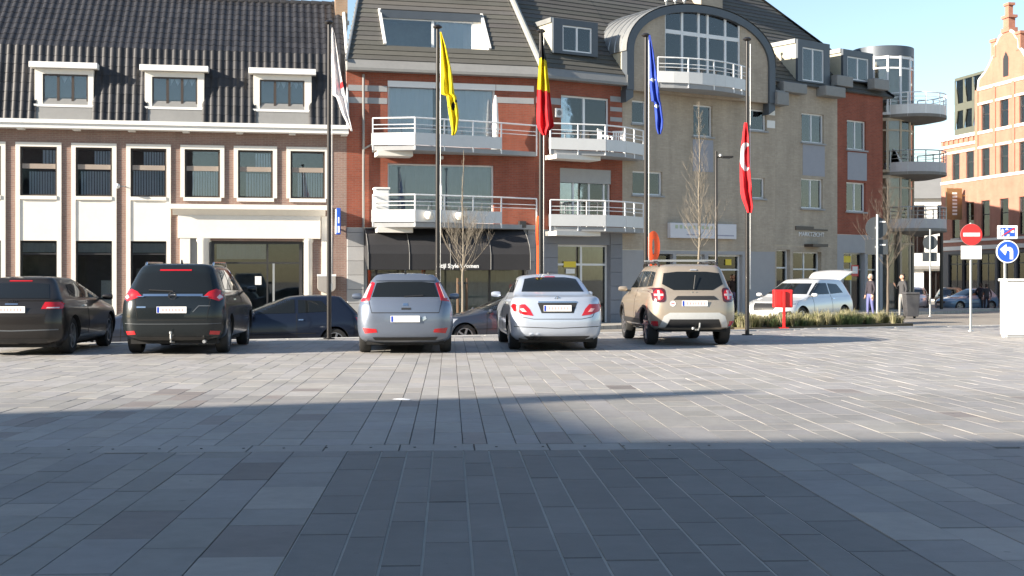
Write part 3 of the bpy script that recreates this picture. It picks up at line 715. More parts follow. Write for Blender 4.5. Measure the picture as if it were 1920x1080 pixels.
# roofs
A45 = R(47)
b = MB(); b.prism([(-.42, EAV), (-.42, EAV+.10), (-.22, EAV+.46), (.05, EAV+.46), (.05, EAV)], 'x', -.02, UR+.05); b.build('eaves_fascia', M_fascia, red, FR.M)
b = MB(); b.prism([(-.42, EAV), (-.42, EAV+.10), (-.22, EAV+.46), (.05, EAV+.46), (.05, EAV)], 'x', .02, US-.02); b.build('eaves_fascia', M_fascia, red, FS.M)
ey, ez = -.24, EAV+.42
def slope_pt(fr, px, py, ey=ey, ez=ez, ang=A45):
    o = fr.I @ Vector((0, 0, EYE)); r_ = fr.I.to_3x3() @ Vector(((px-CXP)/FPX, 1, (HOR-py)/FPX)); n = Vector((0, -math.sin(ang), math.cos(ang)))
    t = (Vector((0, ey, ez))-o).dot(n)/r_.dot(n); p = o+r_*t
    return p.x, (p.y-ey)/math.cos(ang)
h0 = slope_pt(FR, 722, 86); h1 = slope_pt(FR, 918, 92); h2 = slope_pt(FR, 716, 20); h3 = slope_pt(FR, 900, 28)
HU0, HU1, HS0, HS1 = h0[0], h1[0], (h0[1]+h1[1])/2, (h2[1]+h3[1])/2
roofp = lambda fr, s: None
b = MB(); S1 = 9.5; ca, sa = math.cos(A45), math.sin(A45)
pt = lambda u, s, o=0: (u, ey+s*ca+sa*o, ez+s*sa-ca*o)
VL = lambda s: s*.20
HR = lambda s: UR+.10-s*.10
for d, e in ((0, HS0), (HS0, HS1), (HS1, S1)):
    for a, c, a2, c2 in (((VL(d), HR(d), VL(e), HR(e)),) if d != HS0 else ((VL(d), HU0, VL(e), HU0), (HU1, HR(d), HU1, HR(e)))):
        b.quad(pt(a, d, .03), pt(c, d, .03), pt(c2, e, .03), pt(a2, e, .03))
b.add([pt(0, 0, .03), pt(VL(S1), S1, .03), (VL(S1), 14, EAV), (0, 3, EAV)], [(0, 1, 2, 3)])
rf = b.build('roof', M_fascia, red, FR.M)
roof_courses(rf, FR, lambda s: VL(s)-.05, lambda s: HR(s)+.05, 0, S1, (ey, ez), A45, .29, (HU0, HU1, HS0, HS1))
# cut-in window: cheeks, floor, glazing
yb, zb = ey+HS0*ca, ez+HS0*sa; yt, zt = ey+HS1*ca, ez+HS1*sa
for u, s in ((HU0, 1), (HU1, -1)):
    b = MB(); b.prism([(yb, zb), (yt, zt), (yt, zb-.1), (yb, zb-.1)], 'x', u, u-s*.06); b.build('dormer_cheek', M_cream, rf, FR.M)
    b = MB(); b.prism([(yb-.06, zb+.06), (yt-.06, zt+.06), (yt+.02, zt), (yb+.02, zb)], 'x', u-.05, u+.05); b.build('cheek_trim', M_white, rf, FR.M)
b = MB(); b.box(HU0, HU1, yb, yt+.1, zb-.14, zb-.1); b.build('loggia_floor', M_zinc, rf, FR.M)
b = MB(); b.box(HU0, HU1, yt-.25, yt+.02, zt-.32, zt-.02); b.build('lintel', M_slate, rf, FR.M)
window(rf, FR, (HU0+.02, HU1-.35, zb-.1, zt-.3), yt-.18, .07, (.56,), (), mid=.1, name='loggia_window', cur=[(.6, .99, 0, 1, 0)], deep=1.0)
b = MB(); b.box(HU1-.36, HU1-.002, yt-.2, yt-.1, zb-.1, zt-.3); b.build('loggia_wall', M_cream, rf, FR.M)
b = MB(); b.tube([pt(HR(0)+.08, -.15, -.10), pt(HR(S1)+.08, S1, -.10)], .12, 8); b.build('verge_trim', mat('verge_grey', (.26, .27, .26), .6), rf, FR.M)
b = MB(); b.tube([pt(-.06, -.15, -.05), pt(VL(S1)-.06, S1, -.05)], .05, 6); b.build('verge_trim', M_zinc, rf, FR.M)
USR = US+.6
b = MB(); b.quad(pt(-.05, -.0, .03), pt(USR, 0, .03), pt(USR, S1, .03), pt(-.05+S1*.09, S1, .03)); rf2 = b.build('roof', M_fascia, red, FS.M)
roof_courses(rf2, FS, lambda s: -.05+s*.09, lambda s: USR, 0, S1, (ey, ez), A45, .29)
def box_dormer(bld, fr, r, top, depth, wn_rect, m=M_slate, lit=M_beigebrick, cols=2):
    "flat-roofed dormer: r=(u0,u1,v0,v1) front face proud of the roof"
    u0, u1, v0, v1 = r; y = depth; a, c, d, e = wn_rect; b = MB()
    b.box(u0, a, y, y+.12, v0, v1); b.box(c, u1, y, y+.12, v0, v1); b.box(a, c, y, y+.12, e, v1)
    if d > v0+.01: b.box(a, c, y, y+.12, v0, d)
    dm = b.build('dormer', m, bld, fr.M)
    for u in (u0+.01, u1-.09):
        b = MB(); b.box(u, u+.08, y+.121, y+4.2, v0-.4, v1-.16); b.build('dormer_cheek', mat('dormer_cheek', (.42, .39, .30), .7, var=.1, bump=.05), dm, fr.M)
    b = MB(); b.box(u0-.05, u1+.05, y+.121, y+4.4, v1-.158, v1+.03); b.build('dormer_roof', M_zinc, dm, fr.M)
    f2 = Frame(0, 0, 0); f2.M = fr.M
    window(dm, f2, wn_rect, y+.03, .055, cols, (), mid=.07, deep=.9, cur=[(0, .99, 0, 1, 0)])
r_ = rect(FS, 1038, 1121, 38, 98, .25); box_dormer(rf2, FS, (r_[0], r_[1], r_[2]-.1, r_[3]), 0, .25, rect(FS, 1055, 1110, 50, 98, .25))
# awning of the shop
aw = thing('shop_awning', 'black shop awning with white lettering below the left red balconies', 'awning', FR.M @ Vector((shop[0], 0, 0)))
a0, a1 = FR.u(686, -.6), FR.u(988, -.6); zt_, zb_ = GF-.03, FR.uv(830, 506, -1.15)[1]
pr = [(-.07, zt_), (-.62, zt_-.26), (-1.0, zt_-.62), (-1.15, zt_-.95), (-1.15, zb_)]
b = MB()
for p, q in zip(pr, pr[1:]): b.quad((a0, p[0], p[1]), (a1, p[0], p[1]), (a1, q[0], q[1]), (a0, q[0], q[1]))
b.smooth = True; b.build('cloth', M_black, aw, FR.M)
for u in (a0+.01, a1-.01):
    b = MB(); b.add([(u, -.07, zt_)]+[(u, y, z) for y, z in pr[1:]]+[(u, -.07, zb_+.5)], [list(range(len(pr)+1))]); b.build('side_cloth', M_black, aw, FR.M)
for i in range(5):
    u = a0+(a1-a0)*(i+.0)/4+(.012 if i == 0 else -.012 if i == 4 else 0)
    b = MB(); b.tube([(u, y-.01, z+.012) for y, z in pr], .012, 6); b.build('rib', M_fascia, aw, FR.M)
text_mesh('lettering', 'Stijl Style Women', .21, M_signwhite, aw, FR.M @ Matrix.Translation((FR.u(860, -1.17), -1.16, zb_+.14)), .004, bold=.006)
# ================================================================ beige house with the arched gable
FA = Frame(*(FS.M @ Vector((US, 0, 0))).xy, 31.5)
UA = FA.u(1453)
arch = thing('arched_house', 'beige brick house with round arched zinc gable and curved balcony', 'apartment house', FA.M.translation)
GFA = FA.uv(1300, 470)[1]
wa = [rect(FA, 1185, 1212, 188, 232), rect(FA, 1186, 1242, 321, 366), rect(FA, 1300, 1336, 197, 256), rect(FA, 1405, 1437, 205, 245), rect(FA, 1406, 1434, 333, 372)]
sh = [(FA.u(1222), FA.u(1262), -.4, FA.uv(1240, 476)[1]), (FA.u(1268), FA.u(1322), -.4, FA.uv(1240, 476)[1]), (FA.u(1328), FA.u(1392), -.4, FA.uv(1240, 476)[1])]
wall(arch, FA, 0, UA, GFA, EAV+.05, wa, M_beigebrick)
wall(arch, FA, 0, UA, -.7, GFA-.002, sh, mat('grey_plaster', (.33, .33, .34), .8, var=.08), 'ground_floor_wall', .3)
window(arch, FA, wa[0], .1, .07, 1, (), sill=M_greyconc, cur=[(.1, .9, 0, .8, 0)], cm=M_brownwood)
window(arch, FA, wa[1], .1, .07, 2, (), sill=M_greyconc, cur=[(0, .99, .45, 1, 0)])
window(arch, FA, wa[2], .1, .06, 1, (), sill=M_greyconc, cur=[(0, .99, .3, 1, 0)], cm=mat('tan_curtain', (.36, .29, .21), .9))
window(arch, FA, wa[3], .1, .07, 1, (), sill=M_greyconc, cur=[(.1, .99, 0, 1, 0)], cm=M_brownwood)
window(arch, FA, wa[4], .1, .06, 1, (), sill=M_greyconc, cur=[(.1, .6, 0, 1, 0)])
for k, s in enumerate(sh): window(arch, FA, s, .2, .07, 1, (.78,), M_darkframe if k == 0 else M_whiteframe, M_glassd, name='shop_window', room=M_room if k < 1 else M_roomlight, deep=2.5)
r_ = rect(FA, 1299, 1337, 262, 322); b = MB(); b.box(r_[0], r_[1], -.01, .05, r_[2], r_[3]); b.build('grey_panel', mat('blue_grey_panel', (.28, .29, .33), .6, var=.08), arch, FA.M)
for y0, y1 in ((207, 216), (226, 240)):
    r_ = rect(FA, 1438, 1453, y0, y1); b = MB(); b.box(r_[0], r_[1]-.004, -.012, .05, r_[2], r_[3]); b.build('brick_band', M_white, arch, FA.M)
r_ = rect(FA, 1366, 1377, 486, 497); b = MB(); b.box(r_[0], r_[1], .19, .198, r_[2], r_[3]); b.build('yellow_notice', M_yellowp, arch, FA.M)
# gable
YA = -.30
gl_, gr_ = FA.u(1173, YA), FA.u(1451, YA); gc_ = (gl_+gr_)/2; hwA = (gr_-gl_)/2
top_ = FA.uv(1305, 10, YA)[1]; spr = FA.uv(1180, 96, YA)[1]; bot_ = EAV-.15
def arc(hw, rise, z0, n=28, p=2.15):
    out = []
    for i in range(n+1):
        t = math.pi-math.pi*i/n; x, z = math.cos(t), math.sin(t)
        out.append((gc_+hw*math.copysign(abs(x)**(2/p), x), z0+rise*abs(z)**(2/p)))
    return out
outer = arc(hwA, top_-spr, spr); inner = arc(hwA-.34, top_-spr-.30, spr)
ring = lambda o, i: o+i[::-1]
b = MB(); o_ = [(gl_, bot_)]+outer+[(gr_, bot_)]; i_ = [(gl_+.34, bot_)]+inner+[(gr_-.34, bot_)]
n = len(o_)
for k in range(n-1):
    b.prism([o_[k], o_[k+1], i_[k+1], i_[k]], 'y', YA-.10, YA+.25)
b.build('arch_band', M_slate, arch, FA.M)
# gable wall with the tall window opening
wx = [FA.u(x, YA) for x in (1247, 1281, 1312, 1329, 1362, 1389)]
def inner_z(u):
    x = min(1, abs(u-gc_)/(hwA-.34)); return spr+(top_-spr-.30)*(1-x**2.15)**(1/2.15)
wz0 = FA.uv(1310, 158, YA)[1]; wz1 = FA.uv(1318, 66, YA)[1]
b = MB(); b.cur = 0
left = [(gl_+.34, bot_), (wx[0], bot_), (wx[0], inner_z(wx[0])-.01)]+[p for p in reversed(inner) if p[0] < wx[0]]
b.prism(left, 'y', YA, YA+.2)
right = [(wx[-1], bot_), (gr_-.34, bot_)]+[p for p in reversed(inner) if p[0] > wx[-1]]+[(wx[-1], inner_z(wx[-1])-.01)]
b.prism(right, 'y', YA, YA+.2); b.box(wx[0], wx[-1], YA+.001, YA+.2, bot_, wz0)
b.build('gable_wall', M_beigebrick, arch, FA.M)
q = MB(); f = .05
for k, u in enumerate(wx):
    a, c = (u, u+f*1.5) if k == 0 else (u-f*1.5, u) if k == 5 else (u-f, u+f)
    q.prism([(a, wz0), (c, wz0), (c, inner_z(c)-.005), (a, inner_z(a)-.005)], 'y', YA+.06, YA+.14)
q.box(wx[0]+f*1.5, wx[-1]-f*1.5, YA+.065, YA+.135, wz1-.08, wz1+.08); q.box(wx[0]+f*1.5, wx[-1]-f*1.5, YA+.065, YA+.135, wz0, wz0+.1)
gw = q.build('gable_window', M_whiteframe, arch, FA.M)
for k in range(5):
    a, c = wx[k]+f*.5, wx[k+1]-f*.5
    q = MB(); q.box(a, c, YA+.095, YA+.107, wz0+.05, wz1-.04); q.build('pane', M_glass, gw, FA.M)
    m_ = [(a, wz1+.04), (c, wz1+.04)]+[(a+(c-a)*t, inner_z(a+(c-a)*t)-.004) for t in (1, .66, .33, 0)]
    q = MB(); q.prism(m_, 'y', YA+.095, YA+.107); q.build('pane', M_glass, gw, FA.M)
q = MB(); q.add([(wx[0], YA+.15, wz0), (wx[-1], YA+.15, wz0), (wx[-1], YA+.15, top_-.4), (wx[0], YA+.15, top_-.4), (wx[0]-.3, 2.2, wz0), (wx[-1]+.3, 2.2, wz0), (wx[-1]+.3, 2.2, top_-.5), (wx[0]-.3, 2.2, top_-.5)], [(4, 5, 6, 7)]+[(i, (i+1) % 4, 4+(i+1) % 4, 4+i) for i in range(4)]); q.build('room', M_roomlight, gw, FA.M)
q = MB(); q.box(wx[0]+.1, wx[-1]-.2, 1.0, 1.2, wz0, wz0+1.35); q.box(wx[1], wx[1]+.6, .7, .9, wz0, wz0+1.5); q.build('furniture', M_brownwood, gw, FA.M)
# barrel roof and side walls running back into the main roof
b = MB(); b.smooth = True; o2 = arc(hwA+.05, top_-spr+.04, spr, 32); yb_ = 6.0
b.add([(u, YA-.12, z) for u, z in o2]+[(u, yb_, z) for u, z in o2], [(k, k+1, len(o2)+k+1, len(o2)+k) for k in range(len(o2)-1)])
br = b.build('barrel_roof', M_zinc, arch, FA.M)
for k in range(14):
    yy = YA+.25+k*.42; q = MB(); q.tube([(u, yy, z+.02) for u, z in o2], .022, 4, False); q.build('standing_seam', M_zinc, br, FA.M)
for u in (gl_, gr_-.1):
    q = MB(); q.box(u, u+.1, YA+.251, yb_, bot_, spr-.005); q.build('gable_side_wall', mat('dormer_cheek', (.42, .39, .30), .7), arch, FA.M)
for u0_, u1_ in ((gl_-.02, gl_+.34), (gr_-.34, gr_+.02)):
    q = MB(); q.prism([(u0_, bot_-.001), (u1_, bot_-.001), (u1_, bot_-.28), (u0_, bot_-.5)], 'y', YA-.06, YA+.3); q.build('corbel', M_slate, arch, FA.M)
# curved balcony
bl = [(FA.u(1238, -.45), .34), (FA.u(1240, -.8), .75)]+[]
n_ = 8; ua_, ub_ = FA.u(1238, -1.0), FA.u(1402, -.7)
pl3 = []
for i in range(n_+1):
    t = i/n_; pl3.append((ua_+(ub_-ua_)*t, .55+.85*math.sin(math.pi*(.12+.80*t))))
vfA = FA.uv(1310, 160, -1.2)[1]
railing(arch, FA, pl3, vfA, 1.02, .18, wallpts=[(pl3[-1][0], YA+.02), (pl3[0][0], YA+.02)], step=.9, smooth=True)
# main roof behind, seen left and right of the gable
b = MB(); S2 = 10.5
b.quad(pt(-.0, 0, .03), pt(UA+.4, 0, .03), pt(UA+.4, S2, .03), pt(-.0, S2, .03)); rf3 = b.build('roof', M_fascia, arch, FA.M)
roof_courses(rf3, FA, lambda s: -.02, lambda s: UA+.35+s*.05, 0, S2, (ey, ez), A45, .29)
for u0_, u1_ in ((-.02, gl_), (gr_, UA+.2)):
    b = MB(); b.box(u0_, u1_, -.42, .05, EAV-.02, EAV+.42); b.build('eaves_fascia', M_fascia, arch, FA.M)
q = MB(); u, v = FA.uv(1340, 0, 3.2); q.box(u-.7, u+.55, 3.3, 4.4, v-2.2, v+1.5); q.build('chimney', M_beigebrick, rf3, FA.M)
for px in (1249, 1266, 1283):
    q = MB(); u, v = FA.uv(px, 14, 1.5); q.tube([(u, 1.5, v-.3), (u, 1.5, v+.25)], .03, 6); q.lathe([(0, .36), (.07, .32), (.07, .25), (0, .24)], (u, 1.5, v), 8); q.build('roof_vent', M_zinc, rf3, FA.M)
# shop fascia sign
sg = thing('shop_sign', 'white rectangular shop sign behind the middle bare tree', 'sign', FA.M @ Vector((FA.u(1258), -.1, FA.uv(1300, 447)[1])))
r_ = rect(FA, 1257, 1381, 419, 447, -.2); b = MB(); b.box(r_[0], r_[1], -.2, -.005, r_[2], r_[3]); b.build('sign_panel', mat('pale_sign', (.62, .62, .66), .5, var=.04), sg, FA.M, .01)
b = MB(); Mg = mat('sign_green', (.42, .48, .34), .5); h_ = r_[3]-r_[2]
rs = random.Random(2)
for k in range(9):
    u = r_[0]+.25+k*.23; b.box(u, u+.14, -.204, -.2005, r_[2]+h_*.62, r_[2]+h_*(.78+rs.random()*.08))
b.build('faded_mark', Mg, sg, FA.M)
b = MB(); b.box(r_[0]+(r_[1]-r_[0])*.24, r_[0]+(r_[1]-r_[0])*.46, -.204, -.2005, r_[2]+h_*.2, r_[2]+h_*.27); b.box(r_[0]+(r_[1]-r_[0])*.66, r_[0]+(r_[1]-r_[0])*.96, -.204, -.2005, r_[2]+h_*.18, r_[2]+h_*.26); b.build('faded_line', mat('sign_grey', (.30, .30, .38), .5), sg, FA.M)

# ================================================================ corner house with the round glazed tower
FC = Frame(*(FA.M @ Vector((UA, 0, 0))).xy, 37.0)
UC = FC.u(1655)
corn = thing('corner_house', 'beige and red corner house with dormers and round tower balconies', 'apartment house', FC.M.translation)
us_ = FC.u(1570); EC = FC.uv(1500, 176)[1]
wc = [rect(FC, 1503, 1545, 213, 268), rect(FC, 1502, 1543, 335, 391)]; wr = [rect(FC, 1588, 1624, 226, 281), rect(FC, 1587, 1623, 342, 397)]
GC = FC.uv(1520, 462)[1]; GR = FC.uv(1600, 440)[1]
wall(corn, FC, 0, us_-.002, GC, EC+.45, wc, M_beigebrick); wall(corn, FC, us_, UC, GR, EC+.45, wr, M_redbrick)
sb = [(FC.u(1456), FC.u(1482), -.35, FC.uv(1470, 468)[1]), (FC.u(1487), FC.u(1540), -.35, FC.uv(1500, 472)[1])]
sr = [(FC.u(1582), FC.u(1622), -.35, FC.uv(1600, 474)[1]), (FC.u(1627), FC.u(1650), -.35, FC.uv(1600, 474)[1])]
wall(corn, FC, 0, us_-.002, -.7, GC-.002, sb, M_beigebrick, 'ground_floor_wall', .3); wall(corn, FC, us_, UC, -.7, GR-.002, sr, mat('grey_plaster', (.33, .33, .34), .8), 'ground_floor_wall', .3)
for k, r_ in enumerate(wc+wr): window(corn, FC, r_, .1, .06, 2, (), sill=M_greyconc, cur=[(0, .3, 0, 1, 0), (.7, .99, 0, 1, 0)] if k != 3 else [(0, .99, 0, 1, 0)])
for k, r_ in enumerate(sb+sr): window(corn, FC, r_, .2, .06, 2 if k in (1, 2) else 1, (.74,), M_whiteframe if k < 2 else M_steel, M_glassd, name='shop_window', room=M_roomlight, deep=2.5)
for x0, x1, y0, y1 in ((1505, 1546, 272, 330), (1589, 1625, 286, 338)):
    r_ = rect(FC, x0, x1, y0, y1); b = MB(); b.box(r_[0], r_[1], -.012, .05, r_[2], r_[3]); b.build('grey_panel', mat('blue_grey_panel', (.28, .29, .33), .6), corn, FC.M)
r_ = rect(FC, 1588, 1602, 480, 492); b = MB(); b.box(r_[0], r_[1], .19, .198, r_[2], r_[3]); b.build('yellow_notice', M_yellowp, corn, FC.M)
r_ = rect(FC, 1588, 1603, 516, 525); b = MB(); b.box(r_[0], r_[1], .19, .198, r_[2], r_[3]); b.build('yellow_notice', M_yellowp, corn, FC.M)
r_ = rect(FC, 1603, 1616, 497, 518); b = MB(); b.box(r_[0], r_[1], .19, .198, r_[2], r_[3]); b.build('red_white_poster', M_signred, corn, FC.M)
b = MB(); b.box(r_[0]+.06, r_[1]-.06, .185, .1895, r_[2]+.12, r_[3]-.06); b.build('poster_paper', M_whitep, corn, FC.M)
r_ = rect(FC, 1508, 1536, 452, 463); b = MB(); b.box(r_[0], r_[1], -.5, .0, r_[2], r_[2]+.12); b.build('door_canopy', M_brownframe, corn, FC.M)
ls = thing('wall_lettering', 'pale raised letters above the beige corner house door', 'lettering', FC.M @ Vector((FC.u(1493), 0, FC.uv(1500, 444)[1])))
b = MB(); r_ = rect(FC, 1491, 1551, 425, 432); b.box(r_[0], r_[0]+(r_[1]-r_[0])*.55, -.05, -.002, r_[2], r_[3]); b.box(r_[0]+(r_[1]-r_[0])*.55+.01, r_[1], -.04, -.002, r_[2], r_[2]+.06); b.build('dark_strip', M_brownframe, ls, FC.M)
text_mesh('letters', 'MARKTZICHT', .27, M_whitep, ls, FC.M @ Matrix.Translation((FC.u(1521), -.02, FC.uv(1520, 440)[1])), .015)
# stepped grey eaves blocks
for x0, x1, y0, y1, d in ((1458, 1480, 172, 197, -.5), (1470, 1514, 155, 174, -.42), (1549, 1586, 162, 181, -.55), (1570, 1600, 142, 162, -.35), (1640, 1668, 148, 168, -.4)):
    r_ = rect(FC, x0, x1, y0, y1, d); b = MB(); b.box(r_[0], r_[1], d, .02, r_[2], r_[3]); b.build('eaves_block', M_fascia, corn, FC.M, .03)
b = MB(); S3 = 9.5
e3 = (-.15, EC+.35)
pt3 = lambda u, s, o=0: (u, e3[0]+s*ca+sa*o, e3[1]+s*sa-ca*o)
hip = lambda s: UC+.6-s*.62
b.quad(pt3(-.5, 0, .03), pt3(hip(0), 0, .03), pt3(hip(S3), S3, .03), pt3(-.5, S3, .03))
b.quad(pt3(hip(0), 0, .03), (hip(0)+.2, 9, e3[1]), (hip(S3), 9, e3[1]+S3*sa), pt3(hip(S3), S3, .03))
rf4 = b.build('roof', M_fascia, corn, FC.M)
roof_courses(rf4, FC, lambda s: -.5, hip, 0, S3, e3, A45, .29)
b = MB(); b.tube([pt3(hip(0)+.02, 0, -.04), pt3(hip(S3)+.02, S3, -.04)], .07, 6); b.build('hip_trim', M_greytile, rf4, FC.M)
r_ = rect(FC, 1496, 1556, 78, 156, -.05); box_dormer(rf4, FC, r_, 0, -.05, rect(FC, 1505, 1545, 91, 153, -.05))
r_ = rect(FC, 1581, 1637, 96, 153, .05); box_dormer(rf4, FC, r_, 0, .05, rect(FC, 1589, 1629, 108, 151, .05))
# tower
TX, TY, TR = 17.95, 62.0, 1.42
FT = Frame(TX, TY, 0)
ztop = W(1690, 85, TY-1.4).z; zw1 = W(1690, 104, TY-1.4).z
fl = [W(1690, 428, TY-1.6).z, W(1690, 322, TY-1.6).z, W(1690, 214, TY-1.6).z]
b = MB(); b.smooth = True; b.lathe([(TR+.04, ztop), (TR+.04, zw1)], (0, 0, 0), 40); b.lathe([(0, ztop+.002), (TR+.04, ztop)], (0, 0, 0), 40); tower = b.build('tower_band', M_slate, corn, FT.M)
b = MB(); b.box(-2.4, -.9, -.55, 4, fl[2]+.4, ztop-.12); b.build('tower_link', mat('dormer_cheek', (.42, .39, .30), .7), corn, FT.M)
levels = [(-.5, fl[0]-.15), (fl[0], fl[1]-.15), (fl[1], fl[2]-.15), (fl[2], zw1)]
M_tan = mat('tan_tower_frame', (.46, .38, .28), .6, var=.08)
for li, (a, c) in enumerate(levels):
    NB = 14; da = 2*math.pi/NB
    for k in range(NB):
        th = da*k+.1; mid = th+da/2
        if math.sin(mid) > .75 and li < 3: continue
        q = MB(); rr_ = TR
        for t in (th,):
            q.box(-.045, .045, -.04, .05, a, c, Matrix.Rotation(t, 4, 'Z') @ Matrix.Translation((rr_, 0, 0)))
        ch_ = 2*rr_*math.sin(da/2); Mx = Matrix.Rotation(mid, 4, 'Z') @ Matrix.Translation((rr_*math.cos(da/2), 0, 0))
        for z0, z1 in ((c-.14, c), (a, a+.12), (c-.62, c-.54)): q.box(-.03, .035, -ch_/2, ch_/2, z0, z1, Mx)
        q.build('tower_frame', M_tan if li < 3 else M_whiteframe, corn, FT.M)
        for z0, z1 in ((a+.12, c-.62), (c-.54, c-.14)):
            q = MB(); q.box(-.008, .004, -ch_/2+.03, ch_/2-.03, z0, z1, Mx); q.build('tower_pane', M_glass, corn, FT.M)
    q = MB(); q.smooth = True; q.lathe([(TR-.22, a), (TR-.22, c)], n=28); q.build('tower_blind', M_brownwood if li in (1, 2) else mat('tan_curtain', (.36, .29, .21), .9), corn, FT.M)
BX, BYc, BRr = 19.15, 61.7, 1.72
FT2 = Frame(BX, BYc, 0)
for li, vf in enumerate(fl):
    q = MB(); q.smooth = True; q.lathe([(0, vf-.34), (BRr*.55, vf-.30), (BRr-.05, vf-.16), (BRr, vf-.14), (BRr, vf), (0, vf)], n=44); sl_ = q.build('round_balcony', mat('weathered_concrete', (.19, .18, .165), .85, var=.2, scale=1.2, bump=.1), corn, FT2.M)
    ang = [math.pi*1.08+i*(math.pi*1.25)/24 for i in range(25)]
    rim = [(BRr-.03)*Vector((math.cos(t), math.sin(t))) for t in ang]
    rm_ = M_rail if li == 2 else M_steel
    for t_, r0 in ((1.0, .028), (.8, .014), (.62, .014)):
        q = MB(); q.tube([(p.x, p.y, vf+t_) for p in rim], r0, 6); q.build('rail', rm_, sl_, FT2.M)
    for i in range(0, 25, 3):
        p = rim[i]; q = MB(); q.box(p.x-.022, p.x+.022, p.y-.022, p.y+.022, vf-.12, vf+.99); q.build('post', rm_, sl_, FT2.M)
    for i in range(0, 24, 2):
        q = MB(); ps = [rim[i]*1.01, rim[i+1]*1.01, rim[i+2]*1.01]
        for p0, p1 in zip(ps, ps[1:]): q.add([(p0.x, p0.y, vf), (p1.x, p1.y, vf), (p1.x, p1.y, vf+.45), (p0.x, p0.y, vf+.45), (p0.x*.985, p0.y*.985, vf), (p1.x*.985, p1.y*.985, vf), (p1.x*.985, p1.y*.985, vf+.45), (p0.x*.985, p0.y*.985, vf+.45)], [(0, 1, 2, 3), (7, 6, 5, 4), (3, 2, 6, 7), (0, 4, 5, 1)])
        q.build('panel', M_railpanel if li == 2 else mat('grey_railpanel', (.38, .38, .40), .5), sl_, FT2.M)
for dx, dy in ((1.35, -.6), (-.9, -1.2)):
    q = MB(); q.tube([(dx, dy, -.5), (dx, dy, fl[0]-.2)], .08, 10); q.build('balcony_column', M_pole, corn, FT2.M)
# rear wing along the side street (keeps the low sun off the street)
wg = MB(); fw_ = Frame(17.3, 63.2, 80)
wall(corn, fw_, 0, 34, -.9, 12.0, [], M_beigebrick, 'side_wall')
wg.prism([(-.2, 12.0), (0, 12.0), (3.4, 13.2), (6.8, 12.0)], 'x', 0, 34); wg.build('side_roof', M_greytile, corn, fw_.M)

# ================================================================ gabled brick house across the side street (right)
FG = Frame(33.53, 100.0, -78.7, -.75)      # runs from far left towards the camera
gab = thing('gabled_house', 'orange brick house with scrolled gable and pale stone bands on the right', 'building', FG.M.translation)
def gz(px, py, d=0): return FG.uv(px, py, d)
UG = 26.0
us2 = gz(1834, 300)[0]
zlow = gz(1800, 256)[1]; zt1 = gz(1860, 168)[1]
cols_px = (1792, 1818.5, 1850.5, 1885.5)
cu = [gz(x, 300)[0] for x in cols_px]
dsp = cu[3]-cu[2]; cu += [cu[3]+dsp*k for k in (1, 2, 3)]
hol = []; rows_y = ((272, 325), (187, 237))
z_r = [(gz(1885.5, y1)[1], gz(1885.5, y0)[1]) for y0, y1 in rows_y]
z_r0 = [(gz(1850, 444)[1], gz(1850, 376)[1])]
WWG = .55
for k, c in enumerate(cu):
    for j, (a, e) in enumerate(z_r0+z_r):
        if j == 2 and k < 2: continue
        hol.append((c-WWG, c+WWG, a, e))
h_lo = [h for h in hol if h[1] < us2]; h_hi = [h for h in hol if h[0] > us2]
zsh = gz(1860, 468)[1]
shp = [(c-1.05, c+1.05, .3, zsh-.25) for c in cu]
wall(gab, FG, 0, us2-.002, zsh, zlow, h_lo, M_orangebrick); wall(gab, FG, us2, UG, zsh, zt1+.3, h_hi, M_orangebrick, y=-.12)
wall(gab, FG, 0, UG, -.5, zsh-.002, shp, mat('dark_shopfront', (.12, .11, .11), .6), 'ground_floor_wall', y=-.02)
for s in shp: window(gab, FG, s, .1, .08, 2, (.8,), M_darkframe, M_glassd, name='shop_window')
for h in hol: window(gab, FG, h, (.1 if h[1] < us2 else -.02), .07, 1, (.62,), M_darkframe, sill=M_cream, cur=[(0, .99, .5, 1, 0)])
# stone bands
for y0, y1, x0 in ((349, 356, 1766), (330, 336, 1766)): pass
for zc, h_ in ((z_r[0][0]-.12, .2), (z_r[0][1]+.12, .16), (z_r[1][0]-.12, .2), (z_r[1][1]+.10, .16), (zsh+.2, .3), (z_r0[0][0]-.2, .18)):
    u0_ = 0 if zc < zlow-.3 else us2
    b = MB(); b.box(us2-.002, UG, -.19, -.10, zc-h_/2, zc+h_/2); b.build('stone_band', M_cream, gab, FG.M)
    if u0_ == 0: b = MB(); b.box(0, us2-.2, -.07, .02, zc-h_/2, zc+h_/2); b.build('stone_band', M_cream, gab, FG.M)
b = MB(); b.box(-.1, us2-.2, -.16, .3, zlow-.15, zlow+.1); b.box(0, us2-.2, -.10, .02, zlow-.75, zlow-.55); b.build('cornice', M_cream, gab, FG.M)
for k in range(8):
    u = .3+k*.7
    if u < us2-.5: b = MB(); b.box(u, u+.2, -.11, .02, zlow-.52, zlow-.16); b.build('corbel', M_orangebrick, gab, FG.M)
for c in cu:                                            # pilaster strips between the windows
    u = c+dsp/2
    if u > us2: b = MB(); b.box(u-.18, u+.18, -.2, -.12, z_r[0][0], zt1+.2); b.build('pilaster_strip', M_orangebrick, gab, FG.M)
